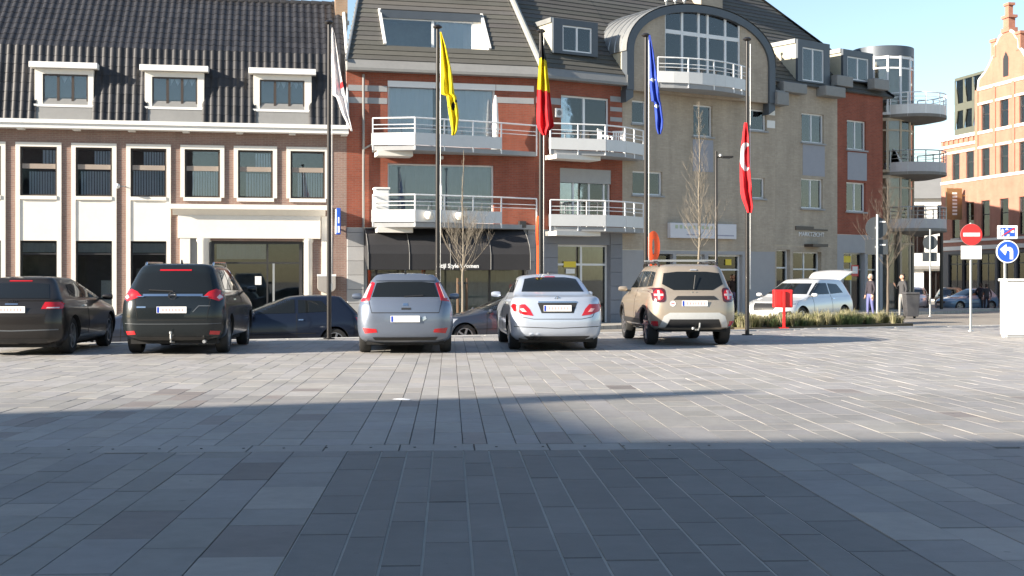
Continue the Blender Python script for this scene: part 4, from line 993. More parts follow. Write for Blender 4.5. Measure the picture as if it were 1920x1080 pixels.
# scrolled gable: half outline in (offset from centre, height)
gcu = (gz(1836, 200)[0]+gz(1836, 200)[0]+0)/2
gcu = gz(1889, 100)[0]; gw0 = gcu-gz(1836, 170)[0]
ztip = gz(1889, 62)[1]; zsh2 = gz(1868, 72)[1]
def gzc(px, py): 
    u, z = gz(px, py); return gcu-u, z
half = [gzc(1836, 171), gzc(1838, 150), gzc(1848, 138), gzc(1856, 124), gzc(1862, 110), gzc(1866, 105), gzc(1867, 88), gzc(1871, 82), gzc(1876, 70), gzc(1882, 63)]
half = [(max(.3, a), z) for a, z in half]
hp = [(gcu-a, z) for a, z in half]+[(gcu+a, z) for a, z in half[::-1]]
b = MB(); b.prism([(hp[0][0], zt1+.1)]+hp+[(hp[-1][0], zt1+.1)], 'y', -.12, .45); b.build('gable', M_orangebrick, gab, FG.M)
for i, (p, q) in enumerate(zip(hp, hp[1:])):
    if i == len(half)-1: continue
    b = MB(); b.tube([(p[0], -.05, p[1]+.03), (q[0], -.05, q[1]+.03)], .13, 5); b.build('coping', M_cream, gab, FG.M)
zp = half[-1][1]
b = MB(); b.box(gcu-.5, gcu+.5, -.2, .5, zp, zp+.3); b.box(gcu-.34, gcu+.34, -.12, .4, zp+.3, zp+1.0); b.box(gcu-.48, gcu+.48, -.2, .5, zp+1.0, zp+1.2); b.box(gcu-.22, gcu+.22, -.05, .3, zp+1.2, zp+1.9); b.box(gcu-.34, gcu+.34, -.12, .4, zp+1.9, zp+2.08); b.build('finial', M_orangebrick, gab, FG.M)
for s in (-1, 1):
    u = gcu+s*half[5][0]; b = MB(); b.box(u-.28, u+.28, -.16, .4, half[5][1]-.1, half[5][1]+1.0); b.box(u-.38, u+.38, -.24, .45, half[5][1]+1.0, half[5][1]+1.2); b.build('shoulder_pier', M_orangebrick, gab, FG.M)
b = MB(); zc = gz(1889, 122)[1]
b.prism([(gcu-.32, zc-.8), (gcu+.32, zc-.8), (gcu+.32, zc+.5), (gcu, zc+.95), (gcu-.32, zc+.5)], 'y', -.15, -.121); b.build('gable_slit_window', M_darkframe, gab, FG.M)
b = MB(); b.box(gcu-half[0][0], gcu+half[0][0], -.19, -.10, zt1+.12, zt1+.34); b.build('stone_band', M_cream, gab, FG.M)
b = MB(); b.prism([(hp[0][0], zt1), (gcu, zp-.6), (hp[-1][0], zt1)], 'y', .46, 9); b.build('roof', M_greytile, gab, FG.M)
b = MB(); b.box(0, us2, .4, 9, -.5, zlow-.2); b.box(us2, UG, .4, 9, -.5, zt1-.2); b.build('house_core', M_orangebrick, gab, FG.M)
# glazed roof storey with pointed metal fins
ge0, ge1 = gz(1790, 240, .8)[0], us2+1.6
gv0, gvm, gv1 = gz(1792, 243, .8)[1], gz(1792, 196, .8)[1], gz(1792, 152, .8)[1]
M_fin = mat('bronze_fin', (.15, .155, .12), .45, .4, var=.1)
b = MB(); b.box(ge0, ge1, .8, 3, gvm-.55, gvm); b.box(ge0, ge1, .8, 3, gv1, gv1+.2); b.box(ge0, ge1, .8, 6, zlow-.3, gv0); ex = b.build('glazed_storey', M_fin, gab, FG.M)
nF = 5
for lvl, (a, e) in enumerate(((gv0, gvm-.55), (gvm, gv1))):
    for k in range(nF):
        u0_ = ge0+(ge1-ge0)*k/nF; u1_ = ge0+(ge1-ge0)*(k+1)/nF; um = u0_
        b = MB(); b.box(u0_+.03, u1_-.03, .875, .89, a, e); b.build('pane', M_glassr, ex, FG.M)
        b = MB(); w_ = (ge1-ge0)/nF*.45
        if lvl: b.prism([(u0_, a), (u0_+w_*.75, a), (u0_+.06, e), (u0_, e)], 'y', .78, .86)
        else: b.prism([(u0_, a), (u0_+.06, a), (u0_+w_*.75, e), (u0_, e)], 'y', .78, .86)
        b.build('fin', M_fin, ex, FG.M)
b = MB(); b.box(ge0-.02, ge0+.05, .95, 3, gv0, gv1); b.build('end_wall', M_glassr, ex, FG.M)
vsn = thing('blade_sign', 'bronze vertical blade sign with pale letters on the orange brick house', 'sign', FG.M @ Vector((gz(1789, 400, -.9)[0], -.9, gz(1789, 408, -.9)[1])))
r_ = (gz(1780, 380, -.9)[0], gz(1798, 380, -.9)[0], gz(1789, 412, -.9)[1], gz(1789, 353, -.9)[1])
b = MB(); um = (r_[0]+r_[1])/2; b.box(um-.1, um+.1, -1.55, -.3, r_[2], r_[3]); b.box(um-.05, um+.05, -.3, 0, r_[3]-.6, r_[3]-.5); b.build('panel', mat('bronze_panel', (.30, .19, .09), .5, .3), vsn, FG.M)
b = MB()
for k in range(7): b.box(um+.101, um+.12, -1.1, -.72, r_[2]+.35+k*.26, r_[2]+.50+k*.26)
b.build('letter_mark', M_whitep, vsn, FG.M)

# ================================================================ far white house closing the side street
far = thing('white_house', 'far white house with grey roof between tower and brick gable', 'building', (32, 118, -.75))
FW = Frame(30.5, 118, -8, -.75); FW.I = FW.M.inverted()
hs = [(a, a+1.3, z, z+1.6) for a in (1.2, 3.6, 6.0, 8.4) for z in (4.4, 7.2)]
hg = [(a, a+2.2, .2, 2.8) for a in (.8, 4.0, 7.2)]
wall(far, FW, -1, 12, -.5, 9.4, hs+hg, M_white)
for h in hs: window(far, FW, h, .1, .08, 2, (), M_darkframe)
for h in hg: window(far, FW, h, .1, .08, 2, (), M_darkframe, M_glassd, name='shop_window')
b = MB(); b.prism([(-.5, 9.4), (4, 12), (9, 9.4)], 'x', -1.3, 12.3); b.build('roof', M_fascia, far, FW.M)
b = MB(); b.box(-1, 12, -.5, 0, 2.95, 3.25); b.build('shop_canopy', M_fascia, far, FW.M)

# ================================================================ houses behind the camera whose shadow lies over the square
def back_house(label, fr, L, H, dep, m, roofm):
    t = thing('terrace_house', label, 'building', fr.M.translation)
    hs = []
    for a in range(int(L/3.2)):
        for z in range(int((H-1)/3.1)): hs.append((1+a*3.2, 2.5+a*3.2, 1+z*3.1, 2.9+z*3.1))
    wall(t, fr, 0, L, -.6, H, hs, m)
    b = MB(); b.box(0, L, .5, dep, -.6, H-.01); b.build('house_core', m, t, fr.M)
    for h in hs:
        b = MB(); b.box(h[0], h[1], .15, .18, h[2], h[3]); w_ = b.build('window', M_glassd, t, fr.M)
        b = MB(); b.box(h[0], h[1], .4, .45, h[2], h[3]); b.build('curtain', M_room, t, fr.M)
    b = MB(); b.box(-.2, L+.2, -.3, dep, H, H+.25); b.build('roof_edge', roofm, t, fr.M)
# walls look towards the square: frame turned half round
back_house('brick terrace behind the viewer casting the foreground shade', Frame(-6, -2.95, 180), 23, 10.9, 11, M_bankbrick, M_white)
back_house('taller plastered house left behind the viewer casting shade', Frame(-34.75, -2.53, 199), 24, 13.75, 10, M_cream, M_fascia)
fr_ = Frame(-34.75, -2.53, 199); b = MB(); b.box(-3.2, -.21, -.3, .15, 13.55, 14.0); b.build('shadow_beam', M_white, [o for o in bpy.data.objects if o.get('label', '').startswith('taller plastered')][0], fr_.M)  # unseen beam added to throw a thin shadow band over the square
b = MB(); b.box(-3.2, -2.9, -.3, .15, -.6, 13.549); b.build('beam_post', M_white, [o for o in bpy.data.objects if o.get('label', '').startswith('taller plastered')][0], fr_.M)  # unseen post added under the shadow-casting beam

# ---------------------------------------------------------------- cars
def paint(name, rgb, metal=.35, rough=.32):
    m = mat(name, rgb, rough, metal, var=.03, scale=1.0, coat=.8 if max(rgb) > .05 else .45, spec=.5 if max(rgb) > .05 else .3); return m
def cat_rom(p, t):
    a, b, c, d = p
    return [.5*((2*y)+(-x+z)*t+(2*x-5*y+4*z-w)*t*t+(-x+3*y-3*z+w)*t**3) for x, y, z, w in zip(a, b, c, d)]
def ring_pts(zr, zf, yr, yf, hw, rr, rf, cr, cf):
    "half outline from rear centre round the right side to front centre"
    P = []
    rr = min(rr, hw*.8); rf = min(rf, hw*.9); L = yf-yr
    for i in range(7): P.append((max(0, hw-rr)*i/7, yr))
    for i in range(8): a = math.pi/2*i/7; P.append((hw-rr+rr*math.sin(a), yr+rr*(1-math.cos(a))*.75))
    y0, y1 = yr+rr*.75, yf-rf*.9
    for i in range(1, 20): P.append((hw, y0+(y1-y0)*i/20))
    for i in range(8): a = math.pi/2*i/7; P.append((hw-rf+rf*math.cos(a), y1+rf*.9*math.sin(a)))
    for i in range(7): P.append((max(0, hw-rf)*(6-i)/7, yf))
    out = []
    for x, y in P:
        t = (y-yr)/L; q = x/hw
        yy = y+cr*q*q*(1-t)**3-cf*q*q*t**3
        xx = x*(1-.035*(2*t-1)**2)
        out.append((xx, yy, zr+(zf-zr)*t))
    return out
def car_shell(rings, top, sub=5):
    k = len(rings); levels = []
    for i in range(k-1):
        p = [rings[max(0, i-1)], rings[i], rings[i+1], rings[min(k-1, i+2)]]
        for s in range(sub): levels.append(cat_rom(p, s/sub))
    levels.append(rings[-1])
    b = MB(); R_ = []
    for lv in levels:
        h = ring_pts(*lv); full = h+[(-x, y, z) for x, y, z in h[-2:0:-1]]; R_.append(full)
    n = len(R_[0])
    vs_ = [p for r in R_ for p in r]
    fs = [(j*n+i, j*n+(i+1) % n, (j+1)*n+(i+1) % n, (j+1)*n+i) for j in range(len(R_)-1) for i in range(n)]
    bx = sum(p[1] for p in R_[0])/n; tx = sum(p[1] for p in R_[-1])/n
    vs_ += [(0, bx, R_[0][0][2]), (0, tx, top)]; B, T = len(vs_)-2, len(vs_)-1
    # soften the crown of the roof with one inner ring
    fs += [(B, (i+1) % n, i) for i in range(n)]
    m0 = (len(R_)-1)*n
    mid = [((p[0])*.55, tx+(p[1]-tx)*.55, top-(top-p[2])*.28) for p in R_[-1]]
    o = len(vs_); vs_ += mid
    fs += [(m0+i, m0+(i+1) % n, o+(i+1) % n, o+i) for i in range(n)]+[(o+i, o+(i+1) % n, T) for i in range(n)]
    b.add(vs_, fs); b.smooth = True
    return b
class Car:
    def __init__(s, name, label, loc, rz, pm, rings, top, wheels, wr=.32, tw=.21, track=.78, group=None, spokes=5, arch=1.14, detail=True):
        s.t = thing(name, label, 'car', loc, rz, group); s.pm = pm; s.detail = detail
        b = car_shell(rings, top, 5 if detail else 3)
        me = b.mesh('body', pm)
        bm = bmesh.new(); bm.from_mesh(me); s.bvh = BVHTree.FromBMesh(bm); bm.free()
        # cut the wheel arches
        tmp = bpy.data.objects.new('tmp', me); COL.objects.link(tmp); cuts = []
        c = MB()
        for wy in wheels:
            for sd in (-1, 1):
                pr = [(.0, sd*(track-.36)), (wr*arch, sd*(track-.36)), (wr*arch, sd*1.4), (0, sd*1.4)]
                c.lathe([(1e-4, sd*(track-.36)), (wr*arch, sd*(track-.36)), (wr*arch, sd*1.4), (1e-4, sd*1.4)], (0, wy, wr), 32, 'x')
        cm_ = c.mesh('cut', M_under); bm = bmesh.new(); bm.from_mesh(cm_); bmesh.ops.remove_doubles(bm, verts=bm.verts, dist=.001); bmesh.ops.recalc_face_normals(bm, faces=bm.faces); bm.to_mesh(cm_); bm.free()
        co = bpy.data.objects.new('cut', cm_); COL.objects.link(co)
        md = tmp.modifiers.new('b', 'BOOLEAN'); md.object = co; md.operation = 'DIFFERENCE'; md.solver = 'EXACT'; md.material_mode = 'TRANSFER'
        dg = bpy.context.evaluated_depsgraph_get(); m2 = bpy.data.meshes.new_from_object(tmp.evaluated_get(dg)); m2.name = 'body'
        bpy.data.objects.remove(tmp); bpy.data.objects.remove(co)
        shade(m2, 35); s.body = obj('body', m2, s.t)
        for wy in wheels:
            for sd in (-1, 1): s.wheel(sd*(track+.0), wy, wr, tw, sd, spokes)
    def wheel(s, x, y, r, tw, sd, spokes):
        h = tw/2; b = MB(); b.smooth = True
        b.lathe([(r*.66, -h*.8), (r*.72, -h), (r*.95, -h*.95), (r, -h*.7), (r, h*.7), (r*.95, h*.95), (r*.72, h), (r*.66, h*.8)], (x-sd*h, y, r), 36, 'x')
        ty = b.build('wheel', M_tyre, s.t)
        b = MB(); o = x+sd*(-h+h*.78); b.smooth = True
        b.lathe([(r*.67, 0), (r*.66, -sd*.03), (r*.5, -sd*.09), (0, -sd*.09)], (o, y, r), 28, 'x'); b.build('rim_well', M_under if s.detail else M_rim, ty)
        b = MB(); b.lathe([(r*.68, -sd*.0), (r*.68, sd*.012), (r*.61, sd*.012), (r*.60, -sd*.03)], (o, y, r), 28, 'x')
        b.lathe([(r*.18, -sd*.05), (r*.17, sd*.0), (0, sd*.004)], (o, y, r), 14, 'x')
        for k in range(spokes):
            a = 2*math.pi*k/spokes+.3; M = Matrix.Translation((o, y, r)) @ Matrix.Rotation(a, 4, 'X')
            b.box(-.03, .005, -r*.075, r*.075, r*.1, r*.64, M)
        b.build('rim', M_rim, ty)
    def panel(s, name, poly, m, view='rear', off=.006, depth=.02, grid=.05, mirror=False, parent=None):
        "polygon laid onto the body skin. rear/front: (x,z); left/right: (y,z); top: (x,y)"
        if mirror:
            s.panel(name, poly, m, view, off, depth, grid, False, parent)
            if view in ('rear', 'front', 'top'): poly = [(-x, z) for x, z in poly][::-1]
            else: view = {'left': 'right', 'right': 'left'}[view]
        mk = {'rear': lambda a, c: ((a, -3, c), (0, 1, 0)), 'front': lambda a, c: ((a, 9, c), (0, -1, 0)), 'left': lambda a, c: ((-3, a, c), (1, 0, 0)),
              'right': lambda a, c: ((3, a, c), (-1, 0, 0)), 'top': lambda a, c: ((a, c, 4), (0, 0, -1))}[view]
        bm = bmesh.new(); f = bm.faces.new([bm.verts.new((a, c, 0)) for a, c in poly])
        for ax in (0, 1):
            lo_ = min(p[ax] for p in poly); hi_ = max(p[ax] for p in poly); k = int((hi_-lo_)/grid)
            for i in range(1, k+1):
                co = [0, 0, 0]; co[ax] = lo_+(hi_-lo_)*i/(k+1); no = [0, 0, 0]; no[ax] = 1
                bmesh.ops.bisect_plane(bm, geom=bm.verts[:]+bm.edges[:]+bm.faces[:], plane_co=co, plane_no=no)
        bmesh.ops.triangulate(bm, faces=[f for f in bm.faces if len(f.verts) > 4])
        prev = None; hits = {}
        for v in bm.verts:
            o, d = mk(v.co.x, v.co.y); o, d = Vector(o), Vector(d)
            h, n, i, dist = s.bvh.ray_cast(o, d)
            if h is None:
                q = {'rear': (v.co.x, .2, v.co.y), 'front': (v.co.x, 4, v.co.y), 'left': (-.8, v.co.x, v.co.y), 'right': (.8, v.co.x, v.co.y), 'top': (v.co.x, v.co.y, 1.3)}[view]
                h, n, i, dist = s.bvh.find_nearest(Vector(q))
            if n.dot(d) > 0: n = -n
            hits[v] = (h, n)
        dn = Vector(mk(0, 0)[1])
        ret = bmesh.ops.extrude_face_region(bm, geom=bm.faces[:])
        news = [e for e in ret['geom'] if isinstance(e, bmesh.types.BMVert)]
        key = {(round(v.co.x, 5), round(v.co.y, 5)): hn for v, hn in hits.items()}
        pos = {}
        for v in bm.verts: pos[v] = key[(round(v.co.x, 5), round(v.co.y, 5))]
        for v in bm.verts:
            h, n = pos[v]
            v.co = h+n*off if v in news else h-n*depth
        bmesh.ops.recalc_face_normals(bm, faces=bm.faces)
        me = bpy.data.meshes.new(name); bm.to_mesh(me); bm.free(); me.materials.append(m); shade(me, 30)
        return obj(name, me, parent or s.t)
    def strip(s, name, pts, m, view, wd=.012, off=.003, mirror=False):
        pts = [Vector(p) for p in pts]
        L, Rr = [], []
        for i, p in enumerate(pts):
            d = (pts[min(i+1, len(pts)-1)]-pts[max(0, i-1)]).normalized(); n = Vector((-d.y, d.x))*wd/2
            L.append(tuple(p+n)); Rr.append(tuple(p-n))
        s.panel(name, L+Rr[::-1], m, view, off, .01, .06, mirror)
    def at(s, x, z):
        h = s.bvh.ray_cast(Vector((x, -3, z)), Vector((0, 1, 0)))[0]; return h.y if h else 0
    def plate(s, z, w=.52, h=.115, x=0, marks=True):
        y = min(s.at(x-w/2+.02, z), s.at(x, z), s.at(x+w/2-.02, z))-.012
        b = MB(); b.box(x-w/2, x+w/2, y-.008, y, z-h/2, z+h/2); p = b.build('number_plate', M_plate, s.t, None, .006)
        b = MB(); b.box(x-w/2+.006, x-w/2+.045, y-.010, y-.0085, z-h/2+.008, z+h/2-.008); b.build('euro_band', M_euro, p)
        if marks:
            b = MB()
            for k in range(7): u = x-w/2+.095+k*.056; b.box(u, u+.026, y-.010, y-.0085, z-.026, z+.026)
            b.build('plate_characters', M_platered, p)
    def mirrors(s, y, z, w):
        for sd in (-1, 1):
            b = MB(); b.smooth = True
            b.lathe([(0, -.085), (.045, -.08), (.066, -.04), (.07, .05), (.052, .08), (0, .085)], (0, 0, 0), 14)
            vs_ = b.v; b.v = [(sd*(w+.10)+p[2]*1.15, y+p[0]*.7+(.0), z+p[1]*.85) for p in vs_]
            m = b.build('door_mirror', s.pm, s.t)
            q = MB(); q.box(min(sd*(w-.08), sd*(w+.04)), max(sd*(w-.08), sd*(w+.04)), y-.02, y+.05, z-.06, z-.02); q.build('mirror_arm', M_plastic, m)
    def under(s, L, z, hw):
        b = MB(); b.box(-hw, hw, .25, L-.3, z-.06, z+.14); b.build('underbody', M_under, s.t)

def hatch(L, Wd, H, zb, gc=.2, rake=.28, hood=.85, wind=.75, tail=.10, shoulder=.955, roofw=.70):
    h = Wd/2
    return [(gc, gc, .22, L-.28, h*.84, .22, .35, .05, .15), (gc+.10, gc+.05, .05, L-.08, h*.955, .28, .42, .07, .2),
            (.34*H, .31*H, 0, L, h, .30, .45, .08, .22), (.46*H, .42*H, .0, L-.03, h, .30, .45, .08, .22),
            (zb*.86, zb*.75, .035, L-.12, h*.985, .28, .42, .08, .2), (zb*.95, zb*.85, .07, L-.28, h*shoulder, .26, .36, .08, .18),
            (zb, zb*.94, tail, L-.28-hood*.6, h*.93, .22, .34, .07, .12), (zb+.06, zb+.05, tail+.03, L-.35-hood, h*.89, .20, .30, .06, .1),
            (H-.13, H-.11, tail+rake, L-.35-hood-wind, h*roofw, .16, .24, .05, .06), (H-.04, H-.04, tail+rake+.10, L-.35-hood-wind-.22, h*(roofw-.10), .14, .2, .04, .04)], H
CAR_RZ = R(4.6)
def spot(px, bumper_y): return ((px-CXP)/FPX*bumper_y, bumper_y, .004)
P_grey = paint('blue_grey_paint', (.16, .19, .245), .5)
P_silver = paint('silver_paint', (.46, .51, .59), .40, .3)
P_beige = paint('beige_paint', (.35, .30, .24), .4, .35)
P_black = paint('black_green_paint', (.013, .017, .019), .2, .25)
P_audi = paint('anthracite_paint', (.024, .022, .021), .3, .3)
P_blue = paint('dark_blue_paint', (.012, .018, .035), .3, .28)
P_slate = paint('slate_paint', (.04, .05, .075), .4, .3)
P_white = paint('pearl_white_paint', (.62, .63, .64), .2, .3)

# silver saloon
sal = [(.20, .20, .25, 4.33, .76, .25, .35, .05, .2), (.30, .26, .06, 4.5, .85, .30, .42, .08, .25), (.50, .45, 0, 4.58, .885, .32, .45, .09, .26),
       (.66, .60, .015, 4.55, .888, .30, .45, .09, .25), (.86, .72, .05, 4.45, .875, .28, .42, .10, .22), (.975, .82, .085, 4.28, .845, .26, .38, .10, .2),
       (1.02, .93, .20, 3.75, .79, .24, .34, .08, .15), (1.06, 1.00, .72, 3.25, .765, .22, .3, .05, .1), (1.33, 1.34, 1.26, 2.32, .62, .18, .24, .05, .06), (1.41, 1.41, 1.50, 2.1, .52, .15, .2, .04, .04)]
c = Car('parked_car', 'silver saloon parked in the square, right of the grey hatchback', spot(1046, 23.75), CAR_RZ, P_silver, sal, 1.45, (.92, 3.68), .32, .22, .845)
c.panel('rear_window', [(-.60, 1.10), (.60, 1.10), (.50, 1.345), (.30, 1.375), (-.30, 1.375), (-.50, 1.345)], M_carglass)
c.panel('tail_lamp', [(-.865, .88), (-.60, .875), (-.52, .79), (-.45, .66), (-.62, .68), (-.80, .74)], M_tail, mirror=True)
c.panel('tail_lamp_lens', [(-.70, .79), (-.63, .80), (-.57, .73), (-.65, .735)], mat('tail_lamp_pink', (.75, .42, .40), .15, var=.1, coat=.8), off=.012, mirror=True)
c.panel('plate_recess', [(-.37, .90), (.37, .90), (.30, .71), (-.30, .71)], M_plastic, off=.003); c.plate(.80)
c.panel('plate_chrome', [(-.36, .93), (.36, .93), (.36, .905), (-.36, .905)], M_chrome, off=.012)
c.strip('boot_shut_line', [(-.80, .90), (-.66, .64), (-.45, .60), (.45, .60), (.66, .64), (.80, .90)], M_under, 'rear', .010)
c.strip('bumper_line', [(-.80, .46), (0, .43), (.80, .46)], M_under, 'rear', .012)
c.panel('diffuser', [(-.62, .28), (.62, .28), (.5, .20), (-.5, .20)], M_plastic)
b = MB(); b.lathe([(.05, -.03), (.055, .0), (.045, .06)], (-.48, .06, .27), 14, 'y'); b.lathe([(.05, -.03), (.055, .0), (.045, .06)], (-.36, .055, .27), 14, 'y'); b.build('exhaust', M_chrome, c.t)
b = MB(); b.lathe([(.045, .0), (.05, -.008), (.04, -.012)], (0, c.at(0, .985)+.0, .975), 18, 'y')
for k in range(3): a = math.pi/2+k*2*math.pi/3; b.box(-.006, .006, -.012, .0, .0, .045, Matrix.Translation((0, c.at(0, .985), .975)) @ Matrix.Rotation(a-math.pi/2, 4, 'Y'))
b.build('emblem', M_chrome, c.t)
for y0, y1, zl, zr_ in ((1.42, 2.05, 1.03, 1.03), (2.12, 2.98, 1.03, 1.02)): pass
c.panel('side_window', [(1.15, 1.08), (1.95, 1.075), (1.95, 1.34), (1.45, 1.32)], M_carglass, 'left', mirror=True)
c.panel('side_window', [(2.02, 1.075), (2.98, 1.06), (2.35, 1.34), (2.02, 1.345)], M_carglass, 'left', mirror=True)
c.panel('windscreen', [(-.66, 1.05), (.66, 1.05), (.52, 1.34), (-.52, 1.34)], M_carglass, 'front')
c.panel('brake_lamp', [(-.1, 1.395), (.1, 1.395), (.1, 1.375), (-.1, 1.375)], M_tail)
c.strip('door_line', [(2.0, .35), (2.0, 1.05)], M_under, 'left', mirror=True); c.mirrors(2.85, 1.03, .86); c.under(4.58, .22, .7)

b = MB(); b.lathe([(0, .03), (.02, .025), (.025, 0)], (0, 1.6, 1.445), 10); b.build('aerial', M_plastic, c.t)
c.panel('sill_trim', [(1.25, .30), (3.3, .30), (3.3, .33), (1.25, .33)], M_steel, 'left', off=.008, mirror=True)
c.panel('door_handle', [(1.22, .90), (1.38, .90), (1.38, .87), (1.22, .87)], M_chrome, 'left', off=.018, mirror=True)
# grey hatchback
rg, tp = hatch(4.27, 1.77, 1.46, .98, .2, .30, .8, .85, .10)
c = Car('parked_car', 'blue-grey hatchback parked between the black people carrier and silver saloon', spot(760, 22.9), CAR_RZ, P_grey, rg, tp, (.74, 3.35), .32, .21, .84)
c.panel('rear_window', [(-.60, 1.02), (.60, 1.02), (.52, 1.27), (.30, 1.29), (-.30, 1.29), (-.52, 1.27)], M_carglass)
c.panel('tail_lamp', [(-.83, .93), (-.64, .96), (-.55, 1.27), (-.60, 1.29), (-.68, 1.20), (-.80, 1.02)], M_tail, grid=.04, mirror=True)
c.panel('tail_lamp_lens', [(-.76, 1.0), (-.70, 1.0), (-.61, 1.25), (-.64, 1.25)], M_tailclear, off=.011, grid=.04, mirror=True)
c.strip('hatch_shut_line', [(-.66, .98), (-.60, .74), (.60, .74), (.66, .98)], M_under, 'rear', .014)
c.panel('handle_recess', [(-.07, .83), (.10, .83), (.10, .795), (-.07, .795)], M_plastic)
c.panel('emblem', [(-.04, .91), (.04, .91), (.05, .865), (-.05, .865)], M_chrome)
c.plate(.63, marks=False); c.panel('reflector', [(-.76, .47), (-.52, .45), (-.50, .39), (-.72, .37)], M_tail, mirror=True)
c.panel('bumper_lower', [(-.58, .30), (.58, .30), (.54, .245), (-.54, .245)], M_plastic)
c.panel('reversing_lamp', [(.30, .66), (.36, .68), (.38, .63), (.31, .59)], M_head)
c.panel('side_window', [(.72, 1.06), (1.65, 1.04), (1.65, 1.32), (.95, 1.29)], M_carglass, 'left', mirror=True)
c.panel('side_window', [(1.72, 1.04), (2.8, 1.03), (2.15, 1.33), (1.72, 1.335)], M_carglass, 'left', mirror=True)
c.panel('windscreen', [(-.66, 1.06), (.66, 1.06), (.52, 1.33), (-.52, 1.33)], M_carglass, 'front')
c.panel('spoiler', [(-.55, 1.36), (.55, 1.36), (.53, 1.30), (-.53, 1.30)], P_grey, off=.03)
b = MB(); b.tube([(0, .75, 1.44), (0, .68, 1.52)], .012, 6); b.box(-.02, .02, .72, .80, 1.43, 1.46); b.build('aerial', M_plastic, c.t)
b = MB(); b.tube([(-.02, c.at(0, 1.03)-.015, 1.03), (.32, c.at(.3, 1.05)-.02, 1.05)], .012, 6); b.build('wiper', M_plastic, c.t)
c.mirrors(2.75, 1.0, .87); c.under(4.27, .22, .7)

# black people carrier
rg, tp = hatch(4.66, 1.88, 1.64, 1.08, .24, .32, .75, 1.0, .10, roofw=.73)
c = Car('parked_car', 'black people carrier with chrome tailgate bar, parked left of the flagpoles', spot(322, 22.6), CAR_RZ, P_black, rg, tp, (.86, 3.62), .335, .225, .89)
c.panel('rear_window', [(-.70, 1.10), (.70, 1.10), (.60, 1.44), (.35, 1.47), (-.35, 1.47), (-.60, 1.44)], M_carglass)
c.panel('brake_lamp', [(-.28, 1.515), (.28, 1.515), (.28, 1.49), (-.28, 1.49)], M_tail)
c.panel('tail_lamp', [(-.89, 1.02), (-.86, 1.11), (-.74, 1.17), (-.62, 1.12), (-.54, 1.04), (-.62, 1.01), (-.80, .95)], M_tail, grid=.04, mirror=True)
c.panel('tail_lamp_lens', [(-.85, 1.02), (-.80, 1.07), (-.76, 1.02), (-.80, .98)], M_tailclear, off=.011, grid=.04, mirror=True)
c.panel('chrome_bar', [(-.52, 1.075), (.52, 1.075), (.52, 1.035), (-.52, 1.035)], M_chrome, off=.014)
y_ = c.at(0, 1.05)
b = MB(); b.lathe([(.075, -.016), (.075, -.03), (.055, -.03), (.055, -.016)], (0, y_, 1.05), 22, 'y'); b.box(-.07, .07, y_-.028, y_-.016, 1.04, 1.06); b.build('emblem', M_chrome, c.t)
c.plate(.80); c.strip('hatch_shut_line', [(-.66, 1.0), (-.60, .62), (.60, .62), (.66, 1.0)], M_under, 'rear', .012)
c.strip('hatch_crease', [(.36, .76), (.46, .87), (.66, .87)], mat('black_edge', (.10, .11, .12), .3), 'rear', .014)
for x in (-.60, -.57, -.54): pass
c.panel('model_lettering', [(-.62, .86), (-.46, .86), (-.46, .835), (-.62, .835)], M_chrome, off=.004)
c.panel('reflector', [(-.82, .42), (-.66, .43), (-.64, .365), (-.80, .355)], M_tail, mirror=True)
c.panel('bumper_lower', [(-.70, .32), (.70, .32), (.60, .26), (-.60, .26)], M_plastic)
b = MB(); b.tube([(0, .25, .22), (0, -.08, .24), (0, -.10, .30), (0, -.10, .38)], .016, 8); b.lathe([(0, .43), (.025, .42), (.025, .385), (0, .38)], (0, -.10, 0), 10); b.build('tow_bar', M_steel, c.t)
c.panel('side_window', [(.70, 1.16), (1.35, 1.14), (1.35, 1.50), (.90, 1.47)], M_carglass, 'right', mirror=True)
c.panel('side_window', [(1.42, 1.14), (2.30, 1.13), (2.30, 1.51), (1.42, 1.505)], M_carglass, 'right', mirror=True)
c.panel('side_window', [(2.37, 1.13), (3.35, 1.12), (2.62, 1.49), (2.37, 1.505)], M_carglass, 'right', mirror=True)
c.panel('windscreen', [(-.70, 1.16), (.70, 1.16), (.56, 1.50), (-.56, 1.50)], M_carglass, 'front')
for sd in (-1, 1):
    b = MB(); b.tube([(sd*.60, .75, 1.58), (sd*.60, .85, 1.64), (sd*.60, 2.3, 1.655), (sd*.60, 2.45, 1.59)], .02, 6); b.build('roof_rail', M_chrome, c.t)
    c.strip('window_trim', [(.66, 1.125), (2.3, 1.105), (3.3, 1.095)], M_chrome, 'left' if sd < 0 else 'right', .02, .006)
c.strip('door_line', [(2.33, .40), (2.33, 1.08)], M_under, 'left', mirror=True)
b = MB(); b.prism([(.95, 1.62), (1.12, 1.62), (1.0, 1.70)], 'x', -.012, .012); b.build('aerial', M_plastic, c.t)
c.mirrors(3.15, 1.14, .92); c.under(4.66, .25, .76)

b = MB(); b.tube([(0, c.at(0, 1.13)-.02, 1.13), (-.42, c.at(-.4, 1.15)-.025, 1.15)], .012, 6); b.build('wiper', M_plastic, c.t)
c.strip('bumper_line', [(-.84, .56), (-.62, .55), (.62, .55), (.84, .56)], mat('black_edge', (.10, .11, .12), .3), 'rear', .010)
b = MB(); b.tube([(.55, .3, .24), (.55, .06, .235)], .03, 10); b.build('exhaust', M_steel, c.t)
c.panel('door_handle', [(1.48, .98), (1.64, .98), (1.64, .95), (1.48, .95)], M_chrome, 'right', off=.018, mirror=True)
c.panel('tail_lamp_clip', [(-.62, 1.035), (-.50, 1.035), (-.50, 1.02), (-.62, 1.02)], M_chrome, off=.02, mirror=True)
